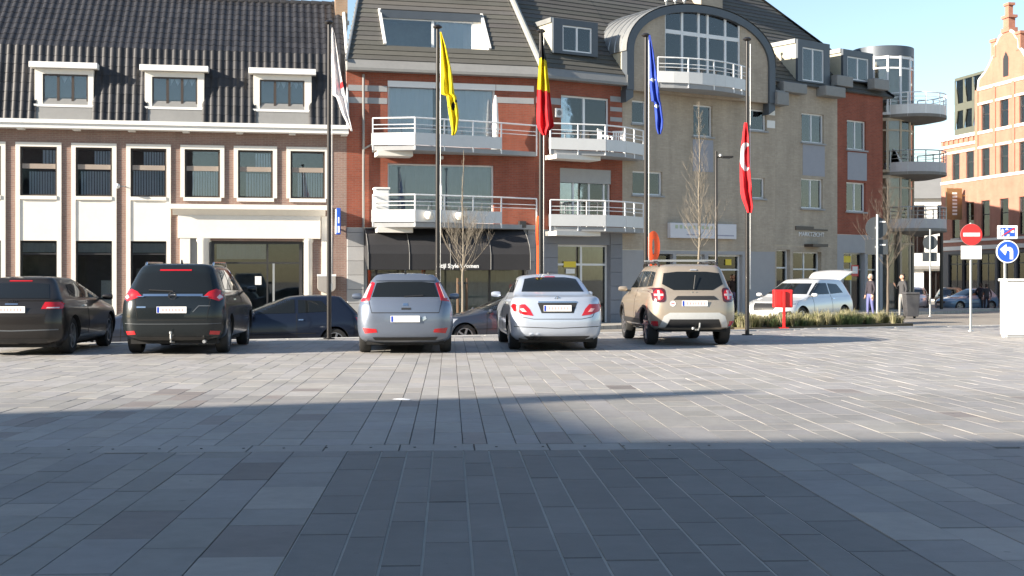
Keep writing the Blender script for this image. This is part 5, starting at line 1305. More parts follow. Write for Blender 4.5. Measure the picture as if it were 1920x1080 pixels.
# beige sport utility
rg, tp = hatch(4.34, 1.80, 1.66, 1.10, .32, .20, .8, .75, .12, roofw=.74)
c = Car('parked_car', 'beige off-roader with roof bars and pale bumper trim parked rightmost', spot(1303, 25.6), CAR_RZ, P_beige, rg, tp, (.82, 3.49), .36, .225, .85)
c.panel('rear_window', [(-.62, 1.24), (-.40, 1.12), (.40, 1.12), (.62, 1.24), (.57, 1.46), (.30, 1.49), (-.30, 1.49), (-.57, 1.46)], M_carglass)
for sx in (-1, 1):
    x0 = sx*.70; rc = [(x0+.125*math.copysign(abs(math.cos(a))**.5, math.cos(a)), 1.02+.145*math.copysign(abs(math.sin(a))**.5, math.sin(a))) for a in [2*math.pi*i/20 for i in range(20)]]
    rim = c.panel('tail_lamp', rc, mat('smoked_lamp', (.06, .01, .012), .12, var=.05, coat=.8), off=.012, grid=.04)
    cr = [(x0-.02, .93), (x0+.02, .93), (x0+.02, 1.0), (x0+.08, 1.0), (x0+.08, 1.04), (x0+.02, 1.04), (x0+.02, 1.11), (x0-.02, 1.11), (x0-.02, 1.04), (x0-.08, 1.04), (x0-.08, 1.0), (x0-.02, 1.0)]
    c.panel('lamp_cross', cr, M_tailclear, off=.02, grid=.04)
    rr_ = [(x0+.09*math.cos(a), 1.02+.11*math.sin(a)) for a in [2*math.pi*i/16 for i in range(16)]]
    c.panel('lamp_red_lens', rr_, M_tail, off=.016, grid=.04)  # inner lens of plain red plastic
c.panel('handle_trim', [(-.42, .93), (-.34, 1.00), (.40, 1.00), (.48, .93)], M_plastic, off=.014); c.plate(.855)
c.panel('sticker', [(-.44+.055*math.cos(a), .85+.055*math.sin(a)) for a in [2*math.pi*i/14 for i in range(14)]], M_whitep, off=.008)
c.panel('sticker_mark', [(-.475, .86), (-.405, .86), (-.405, .84), (-.475, .84)], M_signred, off=.010)
b = MB(); y_ = c.at(0, 1.075); b.box(-.05, -.03, y_-.012, y_, 1.055, 1.095); b.box(.03, .05, y_-.012, y_, 1.055, 1.095); b.build('emblem', M_chrome, c.t)
c.panel('bumper_trim', [(-.70, .38), (-.62, .60), (-.50, .67), (.50, .67), (.62, .60), (.70, .38), (.58, .38), (.50, .54), (-.50, .54), (-.58, .38)], mat('satin_silver', (.55, .56, .55), .4, .3), off=.012)
c.panel('bumper_lower', [(-.57, .37), (-.49, .535), (.49, .535), (.57, .37)], M_plastic, off=.006)
c.panel('reflector', [(-.88, .50), (-.73, .50), (-.71, .40), (-.85, .39)], M_tail, mirror=True)
b = MB(); b.tube([(.05, .2, .32), (.05, -.08, .33), (.07, -.10, .38), (.08, -.10, .47)], .018, 8); b.lathe([(0, .03), (.03, .02), (.03, -.02), (0, -.03)], (-.05, -.06, .36), 10); b.build('tow_bar', M_steel, c.t)
c.panel('side_window', [(.48, 1.20), (.95, 1.18), (.95, 1.50), (.60, 1.48)], M_carglass, 'left', mirror=True)
c.panel('side_window', [(1.02, 1.18), (1.85, 1.16), (1.85, 1.51), (1.02, 1.50)], M_carglass, 'left', mirror=True)
c.panel('side_window', [(1.92, 1.16), (2.85, 1.15), (2.35, 1.49), (1.92, 1.51)], M_carglass, 'left', mirror=True)
c.panel('windscreen', [(-.66, 1.18), (.66, 1.18), (.54, 1.50), (-.54, 1.50)], M_carglass, 'front')
c.panel('door_cladding', [(1.25, .42), (3.05, .42), (3.05, .52), (1.25, .52)], M_plastic, 'left', off=.014, mirror=True)
c.strip('door_line', [(1.88, .45), (1.88, 1.14)], M_under, 'left', mirror=True)
for wy in (.82, 3.49):
    pts_ = [(wy+.46*math.cos(a), .36+.46*math.sin(a)) for a in [math.pi*(i/14)*1.16-.25 for i in range(15)]]
    pts_ = [(y, z) for y, z in pts_ if z > .33]; inn = [(wy+(y-wy)*.88, .36+(z-.36)*.88) for y, z in pts_]
    for sd in ('left', 'right'): c.panel('arch_trim', pts_+inn[::-1], M_plastic, sd, off=.012, grid=.07)
for sd in (-1, 1):
    b = MB(); b.tube([(sd*.60, .62, 1.60), (sd*.60, .75, 1.675), (sd*.60, 2.2, 1.69), (sd*.60, 2.35, 1.61)], .024, 6); b.build('roof_rail', M_plastic, c.t)
for yy in (1.0, 1.95):
    b = MB(); b.box(-.66, .66, yy-.035, yy+.035, 1.715, 1.745); b.build('roof_bar', M_steel, c.t)
    for sd in (-1, 1): b = MB(); b.box(sd*.60-.04, sd*.60+.04, yy-.04, yy+.04, 1.66, 1.715); b.build('bar_foot', M_plastic, c.t)
c.panel('wiper_washer', [(-.03, 1.535), (.10, 1.535), (.10, 1.51), (-.03, 1.51)], M_head, off=.02)
b = MB(); y_ = c.at(.03, 1.3)-.02; b.tube([(.0, c.at(0, 1.14)-.03, 1.14), (.05, y_, 1.42)], .010, 6); b.build('wiper', M_plastic, c.t)
c.mirrors(2.78, 1.13, .89); c.under(4.34, .34, .7)

# dark hatchback at the left edge
rg, tp = hatch(4.3, 1.80, 1.40, .95, .19, .42, .9, .9, .10, roofw=.68)
c = Car('parked_car', 'anthracite hatchback cut off by the left picture edge', ((-940)/FPX*22.3, 22.3, .004), R(3.5), P_audi, rg, tp, (.80, 3.38), .33, .225, .85)
c.panel('rear_window', [(-.62, 1.0), (.62, 1.0), (.50, 1.25), (.30, 1.27), (-.30, 1.27), (-.50, 1.25)], M_carglass)
c.panel('tail_lamp', [(-.86, .88), (-.80, .94), (-.55, .94), (-.50, .82), (-.82, .82)], M_tail, grid=.04, mirror=True)
c.panel('tail_lamp_lens', [(-.78, .85), (-.60, .85), (-.58, .83), (-.78, .83)], M_tailclear, off=.011, mirror=True)
c.plate(.81, x=-.02); c.strip('hatch_shut_line', [(-.64, .92), (-.56, .70), (.56, .70), (.64, .92)], M_under, 'rear', .010)
c.panel('model_lettering', [(-.12, .915), (.10, .915), (.10, .895), (-.12, .895)], M_chrome, off=.005)
c.strip('bumper_line', [(-.78, .46), (0, .44), (.78, .46)], mat('black_edge', (.10, .11, .12), .3), 'rear', .02)
c.panel('bumper_lower', [(-.62, .30), (.62, .30), (.56, .22), (-.56, .22)], M_plastic)
c.panel('side_window', [(.85, 1.03), (1.65, 1.0), (1.65, 1.27), (1.05, 1.24)], M_carglass, 'right', mirror=True)
c.panel('side_window', [(1.72, 1.0), (2.75, .99), (2.1, 1.28), (1.72, 1.285)], M_carglass, 'right', mirror=True)
c.panel('windscreen', [(-.66, 1.03), (.66, 1.03), (.52, 1.28), (-.52, 1.28)], M_carglass, 'front')
c.strip('door_line', [(1.68, .34), (1.68, .98)], M_under, 'left', mirror=True); c.mirrors(2.72, 1.0, .88); c.under(4.3, .2, .7)
c.panel('sill_trim', [(1.2, .30), (3.0, .30), (3.0, .33), (1.2, .33)], M_steel, 'right', off=.01, mirror=True)

y_ = c.at(0, .965)
b = MB()
for k in range(4): b.lathe([(.026, -.004), (.026, -.010), (.020, -.010), (.020, -.004)], (-.057+k*.038, y_, .955), 16, 'y')
b.build('emblem', M_chrome, c.t)
c.panel('brake_lamp', [(-.2, 1.318), (.2, 1.318), (.2, 1.30), (-.2, 1.30)], M_tail)
b = MB(); b.tube([(-.45, .3, .2), (-.45, .05, .2)], .032, 10); b.build('exhaust', M_steel, c.t)
c.panel('door_handle', [(1.42, .87), (1.58, .87), (1.58, .84), (1.42, .84)], M_chrome, 'right', off=.018, mirror=True)
# cars in the lower street
def street_car(label, front, heading, p, L=4.25, H=1.47, seed=0, name='parked_car', detail=True, W_=1.79):
    "front: world point of the nose; heading in degrees of the driving direction"
    a = R(heading); d = Vector((math.cos(a), math.sin(a))); o = Vector(front[:2])-d*L
    rg, tp = hatch(L, W_, H, .94+.0*seed, .2, .34, .95, .95, .10)
    c = Car(name, label, (o.x, o.y, front[2]), a-math.pi/2, p, rg, tp, (.74, L-.86), .32, .21, .85, detail=detail)
    for sd in ('left', 'right'):
        c.panel('side_window', [(.80, 1.05), (1.62, 1.01), (1.62, 1.33), (1.05, 1.30)], M_carglass, sd)
        c.panel('side_window', [(1.70, 1.01), (L-1.42, .99), (2.10, 1.34), (1.70, 1.34)], M_carglass, sd)
        c.strip('door_line', [(1.66, .34), (1.66, 1.0)], M_under, sd)
        c.strip('door_line', [(2.75, .34), (2.72, .98)], M_under, sd)
        c.strip('sill_line', [(1.2, .52), (3.2, .50)], M_under, sd, .014)
        c.panel('door_handle', [(1.50, .86), (1.62, .86), (1.62, .83), (1.50, .83)], M_chrome if detail else p, sd, off=.018)
    c.panel('tail_lamp', [(-.80, .78), (-.78, .90), (-.58, .90), (-.52, .80)], M_tail, grid=.04, mirror=True)
    c.panel('rear_window', [(-.62, 1.0), (.62, 1.0), (.52, 1.28), (-.52, 1.28)], M_carglass)
    c.panel('windscreen', [(-.66, 1.02), (.66, 1.02), (.52, 1.34), (-.52, 1.34)], M_carglass, 'front')
    c.panel('head_lamp', [(-.86, .66), (-.50, .64), (-.50, .73), (-.84, .78)], M_head, 'front', mirror=True)
    c.panel('grille', [(-.42, .64), (.42, .64), (.40, .52), (-.40, .52)], M_plastic, 'front'); c.plate(.70)
    c.panel('front_plate', [(-.26, .50), (.26, .50), (.26, .39), (-.26, .39)], M_plate, 'front', off=.012)
    c.mirrors(L-1.55, .98, .88); c.under(L, .22, .7); return c
HD = 180+13
def lvl(x, y): return street_z(x, y)
fx = lambda px, Y: (px-CXP)/FPX*Y
def nose(px, Y): x = fx(px, Y); return (x, Y, street_z(x, Y)+.002)
street_car('dark navy hatchback in the lower street seen behind the first flagpole', nose(352, 31.4), HD, P_blue, 4.25, 1.45)
street_car('dark blue car in the lower street between anthracite and black cars', nose(110, 30.2), HD, P_slate, 4.2, 1.47)
street_car('slate grey car nosing out behind the silver saloon in the lower street', nose(800, 34.8), HD+3, P_slate, 4.2, 1.46)
# far cars in the side street
street_car('pale car parked in shade far down the side street', nose(1712, 84), 250, P_white, 4.0, 1.5, detail=False)
street_car('light blue car in front of the dark shopfronts of the side street', nose(1762, 80), 200, paint('sky_blue_paint', (.12, .22, .34), .2), 4.0, 1.48, detail=False)
street_car('dark car facing out beside the shopfronts of the orange house', nose(1800, 82), 262, P_audi, 4.2, 1.5, detail=False)

# white sport utility with its tailgate up
rg, tp = hatch(4.45, 1.88, 1.64, 1.04, .26, .30, .9, .9, .10, roofw=.72)
a = R(180+47); d = Vector((math.cos(a), math.sin(a))); x0, Y0 = fx(1430, 40.8), 40.8
o_ = Vector((x0, Y0))-d*4.45
c = Car('parked_car', 'pearl white off-roader with raised tailgate behind the ornamental grasses', (o_.x, o_.y, street_z(9, 43)+.002), a-math.pi/2, P_white, rg, tp, (.84, 3.53), .36, .225, .89)
c.panel('side_window', [(.75, 1.16), (1.62, 1.12), (1.62, 1.47), (1.02, 1.44)], M_carglass, 'left', mirror=True)
c.panel('side_window', [(1.70, 1.12), (2.95, 1.10), (2.25, 1.48), (1.70, 1.48)], M_carglass, 'left', mirror=True)
c.panel('windscreen', [(-.72, 1.12), (.72, 1.12), (.56, 1.47), (-.56, 1.47)], M_carglass, 'front')
c.panel('head_lamp', [(-.90, .80), (-.48, .76), (-.48, .86), (-.86, .94)], M_head, 'front', mirror=True)
c.panel('fog_lamp', [(-.86, .48), (-.52, .46), (-.54, .56), (-.82, .60)], M_plastic, 'front', mirror=True)
c.panel('grille', [(-.44, .84), (.44, .84), (.36, .60), (-.36, .60)], M_plastic, 'front'); c.panel('front_plate', [(-.26, .55), (.26, .55), (.26, .44), (-.26, .44)], M_plate, 'front', off=.012)
c.panel('boot_opening', [(-.62, .70), (.62, .70), (.56, 1.40), (-.56, 1.40)], M_under)
c.strip('door_line', [(1.66, .4), (1.66, 1.1)], M_under, 'left', mirror=True); c.strip('door_line', [(2.85, .4), (2.83, 1.1)], M_under, 'left', mirror=True)
c.panel('door_handle', [(1.45, .98), (1.60, .98), (1.60, .95), (1.45, .95)], M_chrome, 'left', off=.018, mirror=True)
c.panel('sill_cladding', [(1.3, .32), (3.1, .32), (3.1, .42), (1.3, .42)], M_plastic, 'left', off=.012, mirror=True)
c.mirrors(3.0, 1.10, .93); c.under(4.45, .28, .76)
# tailgate: a shallow shell hinged at the roof edge, swung up past level
b = MB(); b.smooth = True; N1, N2 = 10, 8; vs_ = []
for j in range(2):
    for i in range(N1+1):
        t = i/N1; yy = .62-1.02*t; zz = 1.60+.42*math.sin(t*1.5)-.10*t*t-(.05 if j else 0)
        for k in range(N2+1):
            q = k/N2*2-1; vs_.append((q*(.60+.12*math.sin(t*2.4)), yy+(.02 if j else 0), zz-.05*q*q))
n2 = N2+1; S = (N1+1)*n2
fs_ = [(o+i*n2+k, o+i*n2+k+1, o+(i+1)*n2+k+1, o+(i+1)*n2+k) for o in (0, S) for i in range(N1) for k in range(N2)]
ed = [i for i in range(n2)]+[(i)*n2+N2 for i in range(1, N1+1)]+[N1*n2+k for k in range(N2-1, -1, -1)]+[i*n2 for i in range(N1-1, 0, -1)]
fs_ += [(ed[i], ed[(i+1) % len(ed)], S+ed[(i+1) % len(ed)], S+ed[i]) for i in range(len(ed))]
b.add(vs_, fs_); tg = b.build('tailgate', P_white, c.t)
b = MB(); b.smooth = True
b.add([(q*.5, .30-.62*t, 1.545+.42*math.sin((.30+t*.6)*1.5)-.04) for t in (0, .33, .66, 1) for q in (-1, 1)], [(2*i, 2*i+1, 2*i+3, 2*i+2) for i in range(3)]); b.build('tailgate_window', M_carglass, tg)
for sd in (-1, 1):
    b = MB(); b.tube([(sd*.55, .35, 1.30), (sd*.56, .0, 1.83)], .012, 6); b.build('gas_strut', M_plastic, tg)
# ---------------------------------------------------------------- flagpoles and flags
M_f = {k: mat('flag_'+k, c_, .75, var=.06, scale=5) for k, c_ in dict(white=(.82, .80, .80), yellow=(.80, .66, .01), black=(.015, .015, .015), red=(.72, .025, .035), blue=(.035, .085, .50), star=(.85, .85, .80)).items()}
for m_ in M_f.values():                    # thin cloth lets some light through
    nt = m_.node_tree; b_ = nt.nodes['Principled BSDF']; tl = nt.nodes.new('ShaderNodeBsdfTranslucent'); mx = nt.nodes.new('ShaderNodeMixShader'); mx.inputs[0].default_value = .3
    nt.links.new(b_.inputs['Base Color'].links[0].from_socket, tl.inputs[0]); nt.links.new(b_.outputs[0], mx.inputs[1]); nt.links.new(tl.outputs[0], mx.inputs[2]); nt.links.new(mx.outputs[0], nt.nodes['Material Output'].inputs[0])
def flag(name, label, Y, outline, pick, folds=2.2, amp=.07, ph=0.0):
    o = [(y, a, c) for y, a, c in outline]
    t = thing(name, label, 'flag', W((o[-1][1]+o[-1][2])/2, o[-1][0], Y), 0, 'flags on the row of flagpoles')
    NT, NS = 110, 36; y0, y1 = o[0][0], o[-1][0]
    names = ['white', 'yellow', 'black', 'red', 'blue', 'star']; vs_ = []; fs_ = []; ms = []
    for i in range(NT+1):
        py = y0+(y1-y0)*i/NT
        for (ya, la, ra), (yb_, lb, rb) in zip(o, o[1:]):
            if ya <= py <= yb_: k = (py-ya)/(yb_-ya); l, r_ = la+(lb-la)*k, ra+(rb-ra)*k; break
        for j in range(NS+1):
            s = j/NS; px = l+(r_-l)*s
            wdt = (r_-l)/FPX*Y
            a = amp*min(1, wdt/.18+.15)
            dy = a*math.sin(s*2*math.pi*folds+ph+i*.013)+.35*a*math.sin(s*9+i*.05+ph*2)+.16*a*math.sin(s*23-i*.11+ph)+.12*a*math.sin(s*5+i*.31)
            p = W(px, py, Y-.13); vs_.append((p.x, Y-.13+dy, p.z))
    b = MB(); b.smooth = True; n = NS+1
    for i in range(NT):
        for j in range(NS):
            py = y0+(y1-y0)*(i+.5)/NT; s = (j+.5)/NS
            for (ya, la, ra), (yb_, lb, rb) in zip(o, o[1:]):
                if ya <= py <= yb_: k = (py-ya)/(yb_-ya); l, r_ = la+(lb-la)*k, ra+(rb-ra)*k; break
            fs_.append((i*n+j, i*n+j+1, (i+1)*n+j+1, (i+1)*n+j)); ms.append(names.index(pick(l+(r_-l)*s, py, s, i/NT)))
    b.v = vs_; b.f = fs_; b.m = ms; b.cols = [None]*len(fs_)
    c = b.build('cloth', [M_f[k] for k in names], t, Matrix.Identity(4))
    sd = c.modifiers.new('thickness', 'SOLIDIFY'); sd.thickness = .004
    return t
poles = [(617, 28.7, 'leftmost flagpole, black, holding the white flag'), (820.5, 29.2, 'black flagpole holding the yellow flag'), (1014, 29.7, 'black flagpole holding the black, yellow and red flag'),
         (1211, 30.2, 'black flagpole holding the blue flag'), (1401, 30.7, 'rightmost black flagpole, red flag at half mast')]
for i, (px, Y, lb) in enumerate(poles):
    x = fx(px, Y); t = thing('flagpole', lb, 'flagpole', (x, Y, 0), 0, 'flagpoles along the edge of the square')
    b = MB(); b.smooth = True; H = 7.08
    b.lathe([(.052, 0), (.052, 1.2), (.047, 3), (.038, H)], n=16); b.build('shaft', M_pole, t)
    b = MB(); b.smooth = True; b.lathe([(0, H+.07), (.06, H+.06), (.105, H+.02), (.10, H-.0), (.045, H-.03)], n=18); b.build('cap', M_pole, t)
    b = MB(); b.lathe([(.0, .026), (.12, .026), (.13, .018), (.13, 0.0)], n=18); b.build('base_plate', M_pole, t)
    b = MB(); b.tube([(.07, -.02, H-.1), (.068, -.025, 4), (.066, -.02, 1.15)], .006, 5); b.build('halyard', M_signwhite if i in (0, 4) else M_steel, t)
    b = MB(); b.box(.045, .075, -.03, .01, 1.1, 1.24); b.build('cleat', M_steel, t)
flag('flag', 'white flag with small red device hanging on the leftmost pole', 28.7, [(52, 622, 624), (70, 621, 629), (110, 621, 635), (140, 622, 640), (178, 623, 648), (182, 630, 650), (215, 642, 654), (246, 658, 661)],
     lambda x, y, s, t: 'red' if (x-641)**2/16+(y-160)**2/42 < 1 else 'white', 1.6, .06, .4)
flag('flag', 'yellow flag with black lion hanging limp from its pole', 29.2, [(60, 825, 827), (90, 826, 837), (130, 827, 846), (176, 827, 852), (180, 837, 855), (205, 840, 859), (222, 843, 860), (245, 847, 857), (254, 847, 852)],
     lambda x, y, s, t: 'black' if ((x-850)**2/16+(y-199)**2/64 < 1 or (x-842)**2/3+(y-201)**2/5 < 1 or (x-853)**2/5+(y-150)**2/60 < 1 or (x-855)**2/4+(y-190)**2/9 < 1) else 'yellow', 1.7, .07, 1.0)
flag('flag', 'black, yellow and red flag hanging folded on the middle pole', 29.7, [(55, 1013, 1018), (90, 1013, 1020), (108, 1011, 1024), (170, 1007, 1031), (215, 1006, 1036), (236, 1007, 1039), (246, 1012, 1030), (254, 1018, 1026)],
     lambda x, y, s, t: 'black' if y < 109+4*s else 'yellow' if y < 167+6*s else 'red', 2.3, .08, .2)
flag('flag', 'blue flag with white stars hanging from the fourth pole', 30.2, [(66, 1217, 1219), (100, 1217, 1226), (150, 1218, 1233), (190, 1222, 1238), (192, 1227, 1239), (225, 1229, 1244), (240, 1230, 1243), (252, 1234, 1239)],
     lambda x, y, s, t: 'star' if any(abs(x-a)*1.0+abs(y-c)*.8 < 4.2 or (abs(y-c) < 1.3 and abs(x-a) < 5) for a, c in ((1224, 150), (1231.5, 199))) else 'blue', 1.6, .06, 2.0)
flag('flag', 'red flag with white crescent hanging low at half mast', 30.72, [(230, 1396, 1400), (250, 1393, 1402), (275, 1390, 1404), (310, 1388, 1405), (340, 1388, 1408), (360, 1389, 1409), (374, 1392, 1410), (388, 1398, 1411), (399, 1402, 1409)],
     lambda x, y, s, t: 'white' if ((x-1398)**2/100+(y-294)**2/750 < 1 and not ((x-1404)**2/72+(y-294)**2/420 < 1)) else 'red', 1.5, .06, 1.4)
# orange paddle-shaped ornaments behind the poles
Yo = 32.5
for k, (px, edge, lab) in enumerate(((1009, True, 'orange steel ornament seen edge-on beside the middle flagpole'), (1225, False, 'orange paddle-shaped steel ornament beside the fourth flagpole'))):
    x = fx(px, Yo); zt_ = W(px, 405 if edge else 433, Yo).z
    z0_ = .0 if Yo < edge_y(x)-.3 else street_z(x, Yo)
    t = thing('steel_ornament', lab, 'ornament', (x, Yo, z0_), R(78) if edge else 0, 'orange steel ornaments')
    hh = zt_-z0_; b = MB(); wv = .165; n_ = 32; A_, B_ = [], []
    for i in range(n_):
        t_ = 2*math.pi*i/n_; A_.append((wv*math.cos(t_), hh-.40+.40*math.sin(t_))); B_.append((.032*math.cos(t_), hh-.40+.20*math.sin(t_)))
    for i in range(n_): b.prism([A_[i], A_[(i+1) % n_], B_[(i+1) % n_], B_[i]], 'y', -.03, .03)
    for sx in (-1, 1): b.box(min(sx*.035, sx*.085), max(sx*.035, sx*.085), -.028, .028, 0, hh-.72)
    for i in range(3): b.box(-.035, .035, -.026, .026, .5+i*.5, .56+i*.5)
    b.build('plate', M_orange, t)
    b = MB()
    for i in range(7): b.lathe([(0, -.04), (.016, -.04), (.016, -.025)], (-.06, 0, hh-.95-i*.22), 8, 'y')
    b.build('rivet', M_signwhite, t)
    b = MB(); b.box(-.16, .16, -.12, .12, 0, .02); b.build('base_plate', M_orange, t)

# ---------------------------------------------------------------- bare trees
def tree(label, px, Y, ztop, zfork, spread, seed, m, r0=.06, nb=26, stakes=False, bushy=1.0, lead=1.25):
    rn = random.Random(seed); x = fx(px, Y); z0 = street_z(x, Y)+.12
    t = thing('bare_tree', label, 'tree', (x, Y, z0), 0, 'young bare trees along the street')
    H = ztop-z0; fk = zfork-z0
    b = MB(); b.smooth = True
    pts = [(0, 0, 0)]; 
    for i in range(1, 11): pts.append((rn.uniform(-.03, .03)*(.3+i*.1), rn.uniform(-.03, .03), H*i/10))
    rad = [r0*(1-.9*(i/10)**.8)+.004 for i in range(11)]
    b.tube(pts, rad, 8); b.build('trunk', m, t)
    b = MB(); b.smooth = True
    def at(z):
        k = min(9, int(z/H*10)); f = z/H*10-k; a, c = pts[k], pts[k+1]; return Vector([p+(q-p)*f for p, q in zip(a, c)])
    def branch(p, d, L, r, lv):
        n = 4; ps = [p]; dd = d.copy()
        for i in range(n):
            dd = (dd+Vector((rn.uniform(-.16, .16), rn.uniform(-.16, .16), .20*bushy))).normalized(); ps.append(ps[-1]+dd*L/n)
        b.tube(ps, [r*(1-.75*i/n) for i in range(n+1)], 5 if lv == 0 else 3, False)
        if lv < 2:
            for k in range(rn.randint(4, 7)):
                i = rn.randint(1, n-1); q = ps[i].lerp(ps[i+1], rn.random())
                s = Vector((rn.uniform(-1, 1), rn.uniform(-1, 1), rn.uniform(.1, .8))).normalized()
                branch(q, (dd+s*.8).normalized(), L*rn.uniform(.3, .55), r*.5, lv+1)
    for i in range(nb):
        f = (i/nb)**lead; z = fk+(H*.97-fk)*f; az = i*2.4+rn.uniform(-.4, .4)
        L = spread*max(.12, 1.25-(1.05 if lead < 1.5 else 2.1)*f)*rn.uniform(.7, 1.2)
        d = Vector((math.cos(az), math.sin(az), .85+.5*f)).normalized(); branch(at(z), d, L, r0*.19*(1-.6*f), 0)
    b.build('crown', m, t)
    if stakes:
        for sx in (-.17, .12):
            q = MB(); q.tube([(sx, .05, 0), (sx, .05, 1.75)], .045, 7); q.build('stake', mat('stake_wood', (.12, .075, .045), .85, var=.2), t)
        q = MB(); q.box(-.17, .12, .0, .02, 1.55, 1.62); q.build('strap', M_plastic, t)
tree('bare young tree with two stakes in front of the black awning', 868, 42.0, W(868, 282, 42).z, W(868, 512, 42).z, 1.35, 4, M_barkpale, .052, 40, True, 1.0, 1.9)
tree('slender bare tree in front of the beige arched house', 1311, 45.5, W(1311, 190, 45.5).z, W(1311, 470, 45.5).z, 1.1, 9, M_barkpale, .055, 50, False, .8)
tree('bare bushy tree beside the round tower, behind the road sign backs', 1664, 51, W(1664, 335, 51).z, W(1664, 505, 51).z, 1.3, 15, M_bark, .06, 56, False, .6)
# ---------------------------------------------------------------- street lamp
x, Y = fx(1343, 47.5), 47.5; z0 = street_z(x, Y)+.12; zt_ = W(1343, 284, Y).z
t = thing('street_lamp', 'slim dark street lamp with short arm beside the middle bare tree', 'street lamp', (x, Y, z0))
b = MB(); b.smooth = True; b.lathe([(.085, 0), (.08, 1.0), (.06, 1.05), (.05, zt_-z0)], n=14); b.build('post', M_pole, t)
b = MB(); b.tube([(0, 0, zt_-z0-.22), (.25, -.02, zt_-z0-.20)], .025, 8); b.build('arm', M_pole, t)
b = MB(); b.prism([(.2, zt_-z0-.17), (.62, zt_-z0-.17), (.62, zt_-z0-.23), (.5, zt_-z0-.26), (.2, zt_-z0-.25)], 'y', -.12, .10); b.build('lantern', M_pole, t, None, .02)
b = MB(); b.lathe([(0, -.05), (.04, -.04), (.05, 0), (.04, .04), (0, .05)], (.14, -.06, zt_-z0-.15), 10); b.build('sensor', M_whitep, t)
# ---------------------------------------------------------------- red post box
x, Y = fx(1467, 35.2), 35.2
t = thing('post_box', 'red post box on a red post among the ornamental grasses', 'post box', (x, Y, 0))
b = MB(); b.box(-.035, .035, -.24, -.18, 0, 1.02); b.build('post', M_red, t, None, .008)
b = MB(); b.box(-.26, .26, -.16, .12, .56, 1.05); b.build('box', M_red, t, None, .03)
b = MB(); b.box(-.20, -.05, -.168, -.158, .62, .99); b.box(.05, .23, -.168, -.158, .62, .99); b.build('door', M_red, t, None, .006)
b = MB(); b.box(-.05, .05, -.19, -.155, .7, .95); b.build('bracket', M_red, t)
b = MB(); b.box(-.12, .12, -.3, -.1, 0, .015); b.build('base_plate', M_red, t)
# ---------------------------------------------------------------- ornamental grass bed
rn = random.Random(21); b = MB()
gA, gB = Vector((fx(1402, 34.6), 34.6)), Vector((fx(1712, 38.2), 38.2))
bd = (gB-gA).normalized(); bnn = Vector((-bd.y, bd.x))
bed = MB(); ps = [gA-bnn*.0, gB-bnn*.0, gB+bnn*1.5, gA+bnn*1.5]; bed.prism([(p.x, p.y) for p in ps], 'z', -.9, .02)
tag(bed.build('planting_bed', mat('bed_soil', (.10, .08, .05), .95, var=.25, scale=6, bump=.3)), None, None, kind='structure')
Lb = (gB-gA).length
for k in range(170):
    c_ = gA+bd*rn.uniform(.1, Lb-.1)+bnn*rn.uniform(.12, 1.4); tone = rn.random()
    hh = rn.uniform(.22, .44)*(1.1 if tone > .5 else .85)
    for i in range(85):
        az = rn.uniform(0, 6.28); ln_ = hh*rn.uniform(.6, 1.15); lean = rn.uniform(.1, .95)
        g = rn.uniform(.8, 1.25); col = (1.35*g, 1.25*g, 1.6*g) if (tone > .5 and rn.random() < .7) else (.42*g, .62*g, .5*g) if tone < .22 else (.95*g, .95*g, .85*g)
        b.col = col; d = Vector((math.cos(az), math.sin(az), 0)); s = Vector((-d.y, d.x, 0))*.006
        p0 = Vector((c_.x, c_.y, .02))+d*rn.uniform(0, .09); p1 = p0+d*lean*ln_*.45+Vector((0, 0, ln_*.72)); p2 = p0+d*lean*ln_*1.15+Vector((0, 0, ln_*(1.05-.35*lean)))
        b.add([p0-s, p0+s, p1+s*.8, p1-s*.8, p2], [(0, 1, 2, 3), (3, 2, 4)])
me = bpy.data.meshes.new('ornamental_grass'); me.from_pydata(b.v, [], b.f); me.materials.append(M_grass)
ca_ = me.color_attributes.new('tint', 'FLOAT_COLOR', 'CORNER'); buf = []
for p, c_ in zip(me.polygons, b.cols): buf += [*c_, 1]*len(p.vertices)
ca_.data.foreach_set('color', buf)
tag(obj('ornamental_grass', me), 'low dry ornamental grasses in the bed beside the beige off-roader', 'grass', kind='stuff')

# ---------------------------------------------------------------- road signs
def disc(b, x, z, r, y0, y1, n=36): b.lathe([(0, y0), (r, y0), (r, y1), (0, y1)], (x, 0, z), n, 'y')
def sign_post(label, px, Y, ztop, z0=0.0, r=.03, name='road_sign'):
    x = fx(px, Y); t = thing(name, label, 'road sign', (x, Y, z0)); b = MB(); b.smooth = True
    b.lathe([(r, 0), (r, ztop-z0), (0, ztop-z0)], n=14); b.build('post', M_steel, t)
    b = MB(); b.lathe([(.075, 0), (.07, .02), (.031, .03)], n=12); b.build('collar', M_steel, t)
    return t
Y = 33.0; t = sign_post('round red no-entry sign above a blank white plate', 1820, Y, W(1820, 418, Y).z)
zc = W(1820, 440, Y).z; b = MB(); disc(b, 0, zc, .275, -.065, -.045); b.build('disc', M_signred, t)
b = MB(); b.box(-.215, .215, -.069, -.0655, zc-.045, zc+.045); b.build('white_bar', M_signwhite, t)
b = MB(); disc(b, 0, zc, .282, -.0445, -.04); b.build('disc_back', M_steel, t)
z0_, z1_ = W(1820, 486, Y).z, W(1820, 461, Y).z; b = MB(); b.box(-.265, .265, -.06, -.04, z0_, z1_); b.build('plate', M_signwhite, t, None, .008)
for z in (zc, (z0_+z1_)/2): b = MB(); b.box(-.05, .05, -.04, .04, z-.02, z+.02); b.build('clamp', M_steel, t)
Y = 29.6; t = sign_post('blue round left-turn arrow sign below a blue living-street plate', 1884, Y, W(1884, 424, Y).z)
zc = W(1887, 472, Y).z; xo = .04; b = MB(); disc(b, xo, zc, .262, -.065, -.045); b.build('disc_rim', M_signwhite, t)
